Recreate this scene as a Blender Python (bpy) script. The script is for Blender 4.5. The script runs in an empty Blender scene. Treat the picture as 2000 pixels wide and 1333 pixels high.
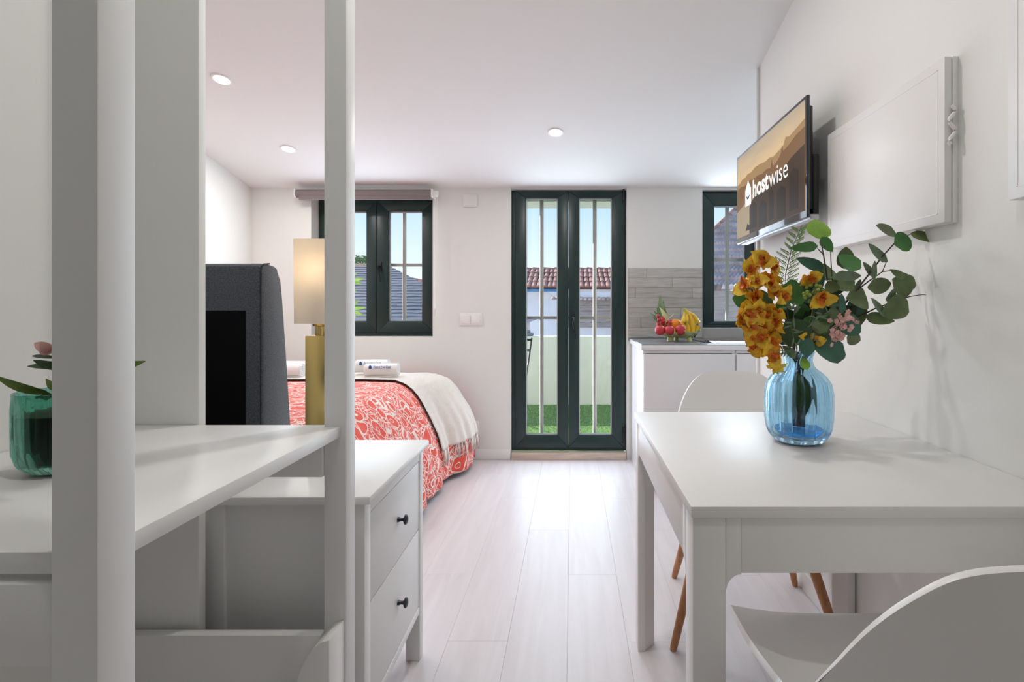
import bpy, bmesh, math, random
from mathutils import Vector, Matrix
random.seed(7)
R = math.radians
C = bpy.context.scene.collection
SC = bpy.context.scene

# ------------------------------------------------------------------ camera, sky, sun, exposure
F_PX, VPX, VPY, CAM_H = 1040.0, 1118.0, 602.0, 1.07
cd = bpy.data.cameras.new('camera'); cam = bpy.data.objects.new('camera', cd); C.objects.link(cam)
cam.location = (0, 0, CAM_H); cam.rotation_euler = (R(90), 0, 0)
cd.sensor_width = 36.0; cd.lens = 36.0*F_PX/2000.0
cd.shift_x = (1000-VPX)/2000.0; cd.shift_y = (VPY-666.5)/2000.0
cd.clip_start = 0.02; cd.clip_end = 200
SC.camera = cam
SC.view_settings.view_transform = 'Standard'; SC.view_settings.look = 'None'
SC.view_settings.gamma = 1.0; SC.view_settings.use_curve_mapping = False
SC.view_settings.exposure = 0.12
SC.cycles.max_bounces = 14; SC.cycles.diffuse_bounces = 8; SC.cycles.glossy_bounces = 6
SC.cycles.transmission_bounces = 12; SC.cycles.transparent_max_bounces = 24
SC.cycles.caustics_refractive = False; SC.cycles.caustics_reflective = False
try:
    SC.cycles.use_denoising = True
except Exception: pass

w = bpy.data.worlds.new('sky'); SC.world = w; w.use_nodes = True
nt = w.node_tree; nt.nodes.clear()
out = nt.nodes.new('ShaderNodeOutputWorld'); bg = nt.nodes.new('ShaderNodeBackground')
tc = nt.nodes.new('ShaderNodeTexCoord'); sep = nt.nodes.new('ShaderNodeSeparateXYZ'); rp = nt.nodes.new('ShaderNodeValToRGB')
nt.links.new(tc.outputs['Generated'], sep.inputs[0]); nt.links.new(sep.outputs['Z'], rp.inputs[0])
els = rp.color_ramp.elements
els[0].position = 0.0; els[0].color = (.84, .91, .96, 1)
els[1].position = 1.0; els[1].color = (.16, .36, .78, 1)
e = els.new(.08); e.color = (.72, .86, .97, 1)
e = els.new(.22); e.color = (.42, .66, .94, 1)
nt.links.new(rp.outputs[0], bg.inputs['Color']); bg.inputs['Strength'].default_value = 1.15
nt.links.new(bg.outputs[0], out.inputs[0])

def lamp(name, kind, loc, rot, energy, color=(1,1,1), **kw):
    d = bpy.data.lights.new(name, kind); d.energy = energy; d.color = color
    for k, v in kw.items(): setattr(d, k, v)
    o = bpy.data.objects.new(name, d); C.objects.link(o); o.location = loc; o.rotation_euler = rot
    return o
sun_dir = Vector((.80, -.60, -.42)).normalized()
lamp('sun', 'SUN', (-8, 12, 9), sun_dir.to_track_quat('-Z', 'Y').to_euler(), 9.5, (1, .95, .87), angle=R(.6))
# area lamps added just inside the three openings to boost the daylight
DAY = (.76, .88, 1.0)
lamp('daylight_boost_window', 'AREA', (-1.41, 3.745, 1.34), (R(-90), 0, 0), 9, DAY, shape='RECTANGLE', size=.8, size_y=.90)
ld = lamp('daylight_boost_door', 'AREA', (-.03, 3.735, .98), (R(-90), 0, 0), 14, DAY, shape='RECTANGLE', size=.72, size_y=1.7)
ld.data.specular_factor = .4
lamp('daylight_boost_kitchen', 'AREA', (1.11, 3.745, 1.42), (R(-90), 0, 0), 6, DAY, shape='RECTANGLE', size=.34, size_y=.92)

# ------------------------------------------------------------------ helpers
def P(px, py, Y):                      # where a sight line through a picture point meets depth Y
    return Vector(((px-VPX)*Y/F_PX, Y, CAM_H-(py-VPY)*Y/F_PX))
CEIL0, SLOPE, YB = 1.918, .235, 3.76
def ceil_z(y): return CEIL0 + SLOPE*(YB-y)

ORIGIN = {}
def thing(name, label, cat, loc=(0,0,0), group=None, rotz=0, kind=None):
    o = bpy.data.objects.new(name, None); C.objects.link(o); o.location = loc; o.rotation_euler = (0,0,rotz)
    o.empty_display_size = .05
    o['label'] = label; o['category'] = cat
    if group: o['group'] = group
    if kind: o['kind'] = kind
    ORIGIN[o.name] = Vector(loc) if rotz == 0 else Vector((0,0,0))
    return o
def tag(o, label, cat, group=None, kind=None):
    o['label'] = label; o['category'] = cat
    if group: o['group'] = group
    if kind: o['kind'] = kind
    return o
def finish(me, smooth):
    if smooth == 'auto':
        me.polygons.foreach_set('use_smooth', [True]*len(me.polygons))
        try: me.set_sharp_from_angle(angle=R(38))
        except Exception: pass
    elif smooth:
        me.polygons.foreach_set('use_smooth', [True]*len(me.polygons))
def obj(name, bm, mat, parent=None, smooth='auto', label=None, local=False):
    org = Vector((0,0,0))
    if parent is not None and not local: org = ORIGIN[parent.name]
    if org.length > 0: bmesh.ops.translate(bm, verts=bm.verts, vec=-org)
    me = bpy.data.meshes.new(name); bm.to_mesh(me); bm.free()
    for m in (mat if isinstance(mat, (list, tuple)) else [mat]): me.materials.append(m)
    finish(me, smooth)
    o = bpy.data.objects.new(name, me); C.objects.link(o)
    if parent is not None: o.parent = parent
    ORIGIN[o.name] = org
    if label: o['label'] = label
    return o
def inst(name, me, parent, loc=(0,0,0), rot=(0,0,0), scale=(1,1,1), mat4=None):
    o = bpy.data.objects.new(name, me); C.objects.link(o)
    if parent is not None: o.parent = parent
    if mat4 is not None: o.matrix_local = mat4
    else: o.location = loc; o.rotation_euler = rot; o.scale = scale
    ORIGIN[o.name] = Vector((0,0,0))
    return o
def copy_tree(src):
    c = src.copy(); C.objects.link(c); ORIGIN[c.name] = Vector((0,0,0))
    for ch in [x for x in C.objects if x.parent == src]:
        d = copy_tree(ch); d.parent = c
    return c

def text_obj(name, body, size, offset, extrude, m, parent, align='LEFT'):
    d = bpy.data.curves.new(name, 'FONT'); d.body = body; d.size = size; d.offset = offset; d.extrude = extrude; d.align_x = align
    f = bpy.data.objects.new(name, d); me = bpy.data.meshes.new_from_object(f); me.materials.clear(); me.materials.append(m)
    bpy.data.objects.remove(f); bpy.data.curves.remove(d)
    o = bpy.data.objects.new(name, me); C.objects.link(o); o.parent = parent; ORIGIN[o.name] = Vector((0,0,0))
    return o
def NB(): return bmesh.new()
def merge(bm, b2):
    me = bpy.data.meshes.new('tmp'); b2.to_mesh(me); b2.free(); bm.from_mesh(me); bpy.data.meshes.remove(me)
def bx(bm, x0, x1, y0, y1, z0, z1, bev=0.0, seg=2, mi=0):
    b = bmesh.new()
    bmesh.ops.create_cube(b, size=1.0)
    bmesh.ops.scale(b, vec=(x1-x0, y1-y0, z1-z0), verts=b.verts)
    bmesh.ops.translate(b, vec=((x0+x1)/2, (y0+y1)/2, (z0+z1)/2), verts=b.verts)
    if bev > 0: bmesh.ops.bevel(b, geom=list(b.edges), offset=bev, segments=seg, profile=.5, affect='EDGES')
    for f in b.faces: f.material_index = mi
    merge(bm, b); return bm
def prism(bm, pts, axis, a0, a1, bev=0.0, mi=0):
    """polygon pts (2-D) extruded along axis from a0 to a1"""
    b = bmesh.new()
    def mk(p, a):
        return {'x': (a, p[0], p[1]), 'y': (p[0], a, p[1]), 'z': (p[0], p[1], a)}[axis]
    v0 = [b.verts.new(mk(p, a0)) for p in pts]; v1 = [b.verts.new(mk(p, a1)) for p in pts]
    n = len(pts)
    b.faces.new(v0); b.faces.new(v1[::-1])
    for i in range(n): b.faces.new((v0[i], v1[i], v1[(i+1) % n], v0[(i+1) % n]))
    bmesh.ops.recalc_face_normals(b, faces=b.faces)
    if bev > 0: bmesh.ops.bevel(b, geom=list(b.edges), offset=bev, segments=2, profile=.5, affect='EDGES')
    for f in b.faces: f.material_index = mi
    merge(bm, b); return bm
def tube(bm, pts, r, n=8, cap=True, mi=0):
    pts = [Vector(p) for p in pts]; rs = r if isinstance(r, (list, tuple)) else [r]*len(pts)
    rings = []; up = Vector((0,0,1))
    for i, p in enumerate(pts):
        d = (pts[min(i+1, len(pts)-1)] - pts[max(i-1, 0)]).normalized()
        a = d.cross(up)
        if a.length < 1e-3: a = d.cross(Vector((0,1,0)))
        a.normalize(); b_ = d.cross(a)
        rings.append([bm.verts.new(p + (a*math.cos(t) + b_*math.sin(t))*rs[i]) for t in [2*math.pi*k/n for k in range(n)]])
    fs = []
    for i in range(len(rings)-1):
        for k in range(n): fs.append(bm.faces.new((rings[i][k], rings[i][(k+1) % n], rings[i+1][(k+1) % n], rings[i+1][k])))
    if cap: fs.append(bm.faces.new(rings[0][::-1])); fs.append(bm.faces.new(rings[-1]))
    for f in fs: f.material_index = mi
    return bm
def lathe(bm, prof, c=(0,0,0), n=32, rib=0, rib_amp=0.0, mi=0, close=False):
    rings = []
    for (r, z, *k) in prof:
        amp = k[0] if k else 1.0
        ring = []
        for i in range(n):
            t = 2*math.pi*i/n
            rr = r*(1 + (rib_amp*amp*(abs(math.cos(rib*t/2))-.6) if rib else 0))
            ring.append(bm.verts.new((c[0]+rr*math.cos(t), c[1]+rr*math.sin(t), c[2]+z)))
        rings.append(ring)
    fs = []
    for a, b in zip(rings, rings[1:]):
        for i in range(n): fs.append(bm.faces.new((a[i], a[(i+1) % n], b[(i+1) % n], b[i])))
    if close:
        for i in range(n): fs.append(bm.faces.new((rings[-1][i], rings[-1][(i+1) % n], rings[0][(i+1) % n], rings[0][i])))
    else:
        if prof[0][0] > 1e-4: fs.append(bm.faces.new(rings[0][::-1]))
        if prof[-1][0] > 1e-4: fs.append(bm.faces.new(rings[-1]))
    for f in fs: f.material_index = mi
    return bm
def ball(bm, c, r, u=12, v=8, sc=(1,1,1), mi=0, rot=None):
    M = Matrix.Translation(c)
    if rot is not None: M = M @ rot.to_4x4()
    M = M @ Matrix.Diagonal((sc[0], sc[1], sc[2], 1))
    res = bmesh.ops.create_uvsphere(bm, u_segments=u, v_segments=v, radius=r, matrix=M)
    for f in {f for vv in res['verts'] for f in vv.link_faces}: f.material_index = mi
    return bm
def frame_y(bm, x0, x1, z0, z1, wl, wr, wb, wt, y0, y1, bev=.003):
    """picture-frame of four mitred bars in the X-Z plane, y0..y1 deep"""
    O = [(x0,z0),(x1,z0),(x1,z1),(x0,z1)]; I = [(x0+wl,z0+wb),(x1-wr,z0+wb),(x1-wr,z1-wt),(x0+wl,z1-wt)]
    for i in range(4):
        j = (i+1) % 4
        prism(bm, [O[i], O[j], I[j], I[i]], 'y', y0, y1, bev)
    return bm

# ------------------------------------------------------------------ materials
def nodes(m): return m.node_tree.nodes, m.node_tree.links
def mat(name, col, rough=.5, metal=0.0, spec=.5, noise=0.0, nscale=20.0, bump=0.0, bscale=60.0, stretch=(1,1,1), trans=0.0, emit=None, estr=0.0, sheen=0.0, coat=0.0):
    m = bpy.data.materials.new(name); m.use_nodes = True
    N, L = nodes(m); b = N['Principled BSDF']
    b.inputs['Base Color'].default_value = (*col, 1); b.inputs['Roughness'].default_value = rough
    b.inputs['Metallic'].default_value = metal; b.inputs['Specular IOR Level'].default_value = spec
    b.inputs['Transmission Weight'].default_value = trans
    if sheen: b.inputs['Sheen Weight'].default_value = sheen
    if coat: b.inputs['Coat Weight'].default_value = coat; b.inputs['Coat Roughness'].default_value = .08
    if emit: b.inputs['Emission Color'].default_value = (*emit, 1); b.inputs['Emission Strength'].default_value = estr
    t = N.new('ShaderNodeTexCoord'); mp = N.new('ShaderNodeMapping'); mp.inputs['Scale'].default_value = stretch
    L.new(t.outputs['Object'], mp.inputs[0])
    n = N.new('ShaderNodeTexNoise'); n.inputs['Scale'].default_value = nscale; n.inputs['Detail'].default_value = 5
    L.new(mp.outputs[0], n.inputs['Vector'])
    r = N.new('ShaderNodeValToRGB')
    k0 = 1-noise; k1 = 1+noise*.6
    r.color_ramp.elements[0].position = .3; r.color_ramp.elements[1].position = .7
    r.color_ramp.elements[0].color = (*[min(1, c*k0) for c in col], 1); r.color_ramp.elements[1].color = (*[min(1, c*k1) for c in col], 1)
    L.new(n.outputs['Fac'], r.inputs[0]); L.new(r.outputs[0], b.inputs['Base Color'])
    if bump > 0:
        n2 = N.new('ShaderNodeTexNoise'); n2.inputs['Scale'].default_value = bscale; n2.inputs['Detail'].default_value = 3
        L.new(mp.outputs[0], n2.inputs['Vector'])
        bp = N.new('ShaderNodeBump'); bp.inputs['Strength'].default_value = bump; bp.inputs['Distance'].default_value = .004
        L.new(n2.outputs['Fac'], bp.inputs['Height']); L.new(bp.outputs[0], b.inputs['Normal'])
    return m
M = {}
M['wall'] = mat('wall_paint', (.785,.788,.765), .85, noise=.015, nscale=3, bump=.06, bscale=90)
M['ceiling'] = mat('ceiling_paint', (.80,.80,.795), .9, noise=.012, nscale=2, bump=.03, bscale=50)
M['white'] = mat('white_lacquer', (.79,.785,.77), .32, noise=.01, nscale=6)
M['white_satin'] = mat('white_satin_wood', (.80,.80,.79), .42, noise=.012, nscale=8, stretch=(1,1,.2), bump=.02, bscale=120)
M['table'] = mat('white_table_lacquer', (.78,.775,.765), .40, noise=.01, nscale=5, bump=.012, bscale=180)
M['plastic'] = mat('white_plastic', (.84,.83,.81), .38, noise=.006, nscale=4)
M['chair_plastic'] = mat('white_polypropylene', (.82,.81,.79), .33, noise=.006, nscale=4)
M['green'] = mat('dark_green_frame', (.010,.030,.028), .34, noise=.12, nscale=9, bump=.03, bscale=150)
M['gasket'] = mat('black_rubber', (.008,.010,.012), .6)
M['bead'] = mat('pale_spacer', (.55,.58,.60), .4, metal=.3)
M['darkmetal'] = mat('dark_metal', (.03,.033,.038), .38, metal=.7)
M['steel'] = mat('brushed_steel', (.50,.52,.56), .42, metal=1.0, noise=.08, nscale=40, stretch=(1,1,20))
M['bar'] = mat('white_bar_paint', (.78,.77,.75), .5, noise=.05, nscale=20)
M['tile'] = None
M['cloth_dark'] = mat('charcoal_weave', (.062,.070,.084), .95, noise=.55, nscale=260, bump=.5, bscale=420, sheen=.25)
M['cloth_black'] = mat('black_lining', (.004,.004,.005), 1.0, spec=.1)
M['piping'] = mat('charcoal_piping', (.02,.022,.026), .9)
M['throw'] = mat('cream_throw', (.72,.655,.59), .95, noise=.05, nscale=60, bump=.3, bscale=300, sheen=.3)
M['fringe'] = mat('cream_fringe', (.78,.70,.64), .95, noise=.08, nscale=60)
M['towel'] = mat('white_terry', (.84,.83,.82), 1.0, noise=.03, nscale=120, bump=.6, bscale=260, sheen=.3)
M['blue_print'] = mat('blue_print', (.02,.10,.28), .8)
M['brass'] = mat('satin_brass', (.72,.53,.20), .24, metal=1.0, noise=.04, nscale=4)
M['knob'] = mat('pewter_knob', (.05,.055,.065), .32, metal=.8, noise=.1, nscale=60)
M['wood'] = mat('warm_beech_leg', (.46,.205,.085), .42, noise=.3, nscale=14, stretch=(6,6,.5), bump=.05, bscale=60)
M['worktop'] = mat('grey_worktop', (.20,.215,.235), .22, noise=.15, nscale=30)
M['cab'] = mat('white_gloss_cabinet', (.80,.79,.80), .22, noise=.008, nscale=5)
M['hob'] = mat('black_hob_glass', (.01,.011,.013), .06, coat=.4)
M['tvblack'] = mat('black_tv_plastic', (.006,.007,.010), .30, noise=.1, nscale=40)
M['tvgloss'] = mat('gloss_tv_bezel', (.012,.016,.026), .07, coat=.6)
M['blind'] = mat('taupe_blind_fabric', (.23,.195,.19), .8, noise=.04, nscale=120, stretch=(.2,1,1))
M['threshold'] = mat('pale_oak_threshold', (.60,.50,.42), .5, noise=.25, nscale=12, stretch=(.5,6,6))
M['bowl'] = mat('lime_ceramic', (.68,.70,.27), .22, noise=.25, nscale=18, coat=.5)
M['apple'] = mat('apple_skin', (.62,.035,.05), .28, noise=.5, nscale=9, coat=.2)
M['peach'] = mat('peach_skin', (.78,.28,.12), .55, noise=.35, nscale=8)
M['orange'] = mat('orange_skin', (.85,.30,.03), .42, noise=.1, nscale=30, bump=.2, bscale=200)
M['grape'] = mat('red_grape_skin', (.55,.035,.05), .2, noise=.3, nscale=14)
M['banana'] = mat('banana_skin', (.82,.52,.035), .45, noise=.15, nscale=10)
M['banana_tip'] = mat('banana_tip', (.13,.10,.03), .7)
M['banana_neck'] = mat('banana_neck', (.42,.42,.06), .5)
M['pine_skin'] = mat('pineapple_skin', (.35,.20,.05), .6, noise=.5, nscale=60, bump=.6, bscale=80)
M['pine_leaf'] = mat('pineapple_leaf', (.17,.27,.13), .5, noise=.3, nscale=30)
M['stalk'] = mat('pale_stalk', (.62,.60,.30), .6)
M['parapet'] = mat('cream_render', (.88,.87,.80), .9, noise=.03, nscale=6, bump=.2, bscale=60)
M['facade'] = mat('house_render', (.72,.74,.78), .9, noise=.06, nscale=3)
M['turf'] = mat('turf_backing', (.10,.22,.05), .95, noise=.25, nscale=40)
M['blade'] = mat('turf_blade', (.26,.52,.13), .7, noise=.3, nscale=30)
M['clay'] = mat('clay_tile', (.40,.20,.155), .85, noise=.45, nscale=5, bump=.2, bscale=30)
M['clay_far'] = mat('weathered_clay', (.50,.40,.40), .85, noise=.4, nscale=2.5, bump=.2, bscale=20)
M['slate'] = mat('dark_slate', (.12,.135,.175), .7, noise=.4, nscale=9, stretch=(.6,2,2), bump=.4, bscale=18)
M['planks_ext'] = mat('weathered_boards', (.36,.32,.31), .85, noise=.3, nscale=5, stretch=(.5,4,4))
M['gutter'] = mat('blue_gutter', (.05,.20,.38), .5)
M['tarp'] = mat('blue_grey_tarp', (.17,.21,.26), .7, noise=.3, nscale=20)
M['bark'] = mat('bark', (.14,.09,.06), .9, noise=.3)
M['oleander'] = mat('oleander_leaf', (.30,.52,.06), .45, noise=.2, nscale=20)
M['tree'] = mat('tree_leaf', (.10,.22,.04), .7, noise=.4, nscale=4)
M['stem'] = mat('dark_stem', (.055,.033,.030), .6, noise=.3, nscale=60)
M['gstem'] = mat('green_stem', (.09,.16,.045), .55, noise=.25, nscale=60)
def leafmat(name, c, rough=.5): return mat(name, c, rough, noise=.28, nscale=22, bump=.08, bscale=60)
LEAF = {'o': leafmat('eucalyptus_olive', (0.128,0.180,0.068)), 'g': leafmat('eucalyptus_green', (0.068,0.217,0.053)),
        'b': leafmat('bright_leaf', (0.255,0.480,0.053)), 't': leafmat('teal_leaf', (0.053,0.158,0.112)),
        'd': leafmat('dark_leaf', (0.042,0.090,0.033)), 's': leafmat('sage_leaf', (0.150,0.217,0.128)), 'f': leafmat('fern_green', (0.240,0.390,0.112)),
        'p': leafmat('plant_leaf', (0.128,0.203,0.033)), 'q': leafmat('plant_dark_leaf', (0.045,0.083,0.033))}
M['petal'] = mat('orchid_petal', (1.0,.56,.035), .6, noise=.35, nscale=45)
M['petal_o'] = mat('orchid_orange_petal', (.93,.36,.018), .6, noise=.4, nscale=70)
M['petal_c'] = mat('orchid_centre', (.75,.17,.012), .6, noise=.5, nscale=120)
M['petal_y'] = mat('yellow_petal', (.78,.62,.07), .6, noise=.2, nscale=60)
M['berry'] = mat('green_berry', (.30,.38,.06), .35, noise=.25, nscale=50)
M['pink'] = mat('pink_blossom', (.78,.46,.42), .7, noise=.3, nscale=80)
M['palepink'] = mat('pale_pink_petal', (.70,.40,.36), .6, noise=.15, nscale=40)

def thin_glass(name, tint=(1,1,1), refl=1.0):
    m = bpy.data.materials.new(name); m.use_nodes = True; N, L = nodes(m); N.clear()
    o = N.new('ShaderNodeOutputMaterial'); t = N.new('ShaderNodeBsdfTransparent'); g = N.new('ShaderNodeBsdfGlossy')
    mx = N.new('ShaderNodeMixShader'); fr = N.new('ShaderNodeFresnel'); fr.inputs[0].default_value = 1.45
    t.inputs[0].default_value = (*tint, 1); g.inputs['Roughness'].default_value = .02
    mu = N.new('ShaderNodeMath'); mu.operation = 'MULTIPLY'; mu.inputs[1].default_value = refl
    L.new(fr.outputs[0], mu.inputs[0]); L.new(mu.outputs[0], mx.inputs[0]); L.new(t.outputs[0], mx.inputs[1]); L.new(g.outputs[0], mx.inputs[2]); L.new(mx.outputs[0], o.inputs[0])
    return m
M['pane'] = thin_glass('window_pane')
def tinted_glass(name, col, rough=.0, ior=1.45, clear=.4):
    """glass that bends light, with a share of straight see-through so that light reaches what is inside"""
    m = bpy.data.materials.new(name); m.use_nodes = True; N, L = nodes(m); b = N['Principled BSDF']; o = N['Material Output']
    b.inputs['Base Color'].default_value = (*col, 1); b.inputs['Roughness'].default_value = rough
    b.inputs['Transmission Weight'].default_value = 1.0; b.inputs['IOR'].default_value = ior
    n = N.new('ShaderNodeTexNoise'); n.inputs['Scale'].default_value = 8
    bp = N.new('ShaderNodeBump'); bp.inputs['Strength'].default_value = .03; L.new(n.outputs[0], bp.inputs['Height']); L.new(bp.outputs[0], b.inputs['Normal'])
    t = N.new('ShaderNodeBsdfTransparent'); t.inputs[0].default_value = (*[c**.9 for c in col], 1); mx = N.new('ShaderNodeMixShader'); mx.inputs[0].default_value = clear
    L.new(b.outputs[0], mx.inputs[1]); L.new(t.outputs[0], mx.inputs[2]); L.new(mx.outputs[0], o.inputs['Surface'])
    return m
M['blueglass'] = tinted_glass('blue_glass', (.64,.85,.965), ior=1.35, clear=.16)
M['bluebase'] = tinted_glass('deep_blue_glass', (.06,.36,.68), ior=1.3, clear=.2)
M['greenglass'] = tinted_glass('green_glass', (.36,.70,.60), ior=1.3, clear=.2)

def shade_mat():
    m = bpy.data.materials.new('cream_lampshade'); m.use_nodes = True; N, L = nodes(m); N.clear()
    o = N.new('ShaderNodeOutputMaterial'); d = N.new('ShaderNodeBsdfDiffuse'); t = N.new('ShaderNodeBsdfTranslucent'); mx = N.new('ShaderNodeMixShader')
    n = N.new('ShaderNodeTexNoise'); n.inputs['Scale'].default_value = 200
    r = N.new('ShaderNodeValToRGB'); r.color_ramp.elements[0].color = (.93,.86,.75,1); r.color_ramp.elements[1].color = (.96,.90,.80,1)
    L.new(n.outputs['Fac'], r.inputs[0])
    for s in (d, t): L.new(r.outputs[0], s.inputs[0])
    mx.inputs[0].default_value = .28; L.new(d.outputs[0], mx.inputs[1]); L.new(t.outputs[0], mx.inputs[2]); L.new(mx.outputs[0], o.inputs[0])
    return m
M['shade'] = shade_mat()

def floor_mat():
    m = bpy.data.materials.new('pale_laminate'); m.use_nodes = True; N, L = nodes(m); b = N['Principled BSDF']
    b.inputs['Roughness'].default_value = .36; b.inputs['Specular IOR Level'].default_value = .45
    t = N.new('ShaderNodeTexCoord'); oi = N.new('ShaderNodeObjectInfo'); ad = N.new('ShaderNodeVectorMath'); ad.operation = 'ADD'
    sc = N.new('ShaderNodeVectorMath'); sc.operation = 'SCALE'; sc.inputs['Scale'].default_value = 17.0
    cb = N.new('ShaderNodeCombineXYZ'); L.new(oi.outputs['Random'], cb.inputs[0]); L.new(oi.outputs['Random'], cb.inputs[1]); L.new(cb.outputs[0], sc.inputs[0])
    L.new(t.outputs['Object'], ad.inputs[0]); L.new(sc.outputs[0], ad.inputs[1])
    mp = N.new('ShaderNodeMapping'); mp.inputs['Scale'].default_value = (9, .7, 1); L.new(ad.outputs[0], mp.inputs[0])
    n1 = N.new('ShaderNodeTexNoise'); n1.inputs['Scale'].default_value = 3; n1.inputs['Detail'].default_value = 8; n1.inputs['Distortion'].default_value = .6; L.new(mp.outputs[0], n1.inputs['Vector'])
    r = N.new('ShaderNodeValToRGB'); r.color_ramp.elements[0].position = .25; r.color_ramp.elements[1].position = .72
    r.color_ramp.elements[0].color = (.64,.60,.612,1); r.color_ramp.elements[1].color = (.72,.685,.70,1)
    L.new(n1.outputs['Fac'], r.inputs[0])
    hs = N.new('ShaderNodeHueSaturation'); mr = N.new('ShaderNodeMapRange'); mr.inputs['To Min'].default_value = .98; mr.inputs['To Max'].default_value = 1.02
    L.new(oi.outputs['Random'], mr.inputs[0]); L.new(mr.outputs[0], hs.inputs['Value']); L.new(r.outputs[0], hs.inputs['Color']); L.new(hs.outputs[0], b.inputs['Base Color'])
    bp = N.new('ShaderNodeBump'); bp.inputs['Strength'].default_value = .06; bp.inputs['Distance'].default_value = .002
    L.new(n1.outputs['Fac'], bp.inputs['Height']); L.new(bp.outputs[0], b.inputs['Normal'])
    return m
M['floor'] = floor_mat()
M['joint'] = mat('floor_underlay', (.42,.37,.36), .9)

def tile_mat():
    m = bpy.data.materials.new('grey_wood_look_tile'); m.use_nodes = True; N, L = nodes(m); b = N['Principled BSDF']
    b.inputs['Roughness'].default_value = .5
    t = N.new('ShaderNodeTexCoord'); oi = N.new('ShaderNodeObjectInfo'); ad = N.new('ShaderNodeVectorMath'); ad.operation = 'ADD'
    cb = N.new('ShaderNodeCombineXYZ'); ml = N.new('ShaderNodeMath'); ml.operation = 'MULTIPLY'; ml.inputs[1].default_value = 23
    L.new(oi.outputs['Random'], ml.inputs[0]); L.new(ml.outputs[0], cb.inputs[0]); L.new(ml.outputs[0], cb.inputs[2])
    L.new(t.outputs['Object'], ad.inputs[0]); L.new(cb.outputs[0], ad.inputs[1])
    mp = N.new('ShaderNodeMapping'); mp.inputs['Scale'].default_value = (1.2, 1, 10); L.new(ad.outputs[0], mp.inputs[0])
    n1 = N.new('ShaderNodeTexNoise'); n1.inputs['Scale'].default_value = 6; n1.inputs['Detail'].default_value = 8; L.new(mp.outputs[0], n1.inputs['Vector'])
    r = N.new('ShaderNodeValToRGB'); r.color_ramp.elements[0].position = .25; r.color_ramp.elements[1].position = .75
    r.color_ramp.elements[0].color = (.36,.345,.32,1); r.color_ramp.elements[1].color = (.56,.55,.53,1)
    L.new(n1.outputs['Fac'], r.inputs[0])
    hs = N.new('ShaderNodeHueSaturation'); mr = N.new('ShaderNodeMapRange'); mr.inputs['To Min'].default_value = .85; mr.inputs['To Max'].default_value = 1.1
    L.new(oi.outputs['Random'], mr.inputs[0]); L.new(mr.outputs[0], hs.inputs['Value']); L.new(r.outputs[0], hs.inputs['Color']); L.new(hs.outputs[0], b.inputs['Base Color'])
    return m
M['tile'] = tile_mat()
M['grout'] = mat('grey_grout', (.40,.39,.37), .9)

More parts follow.
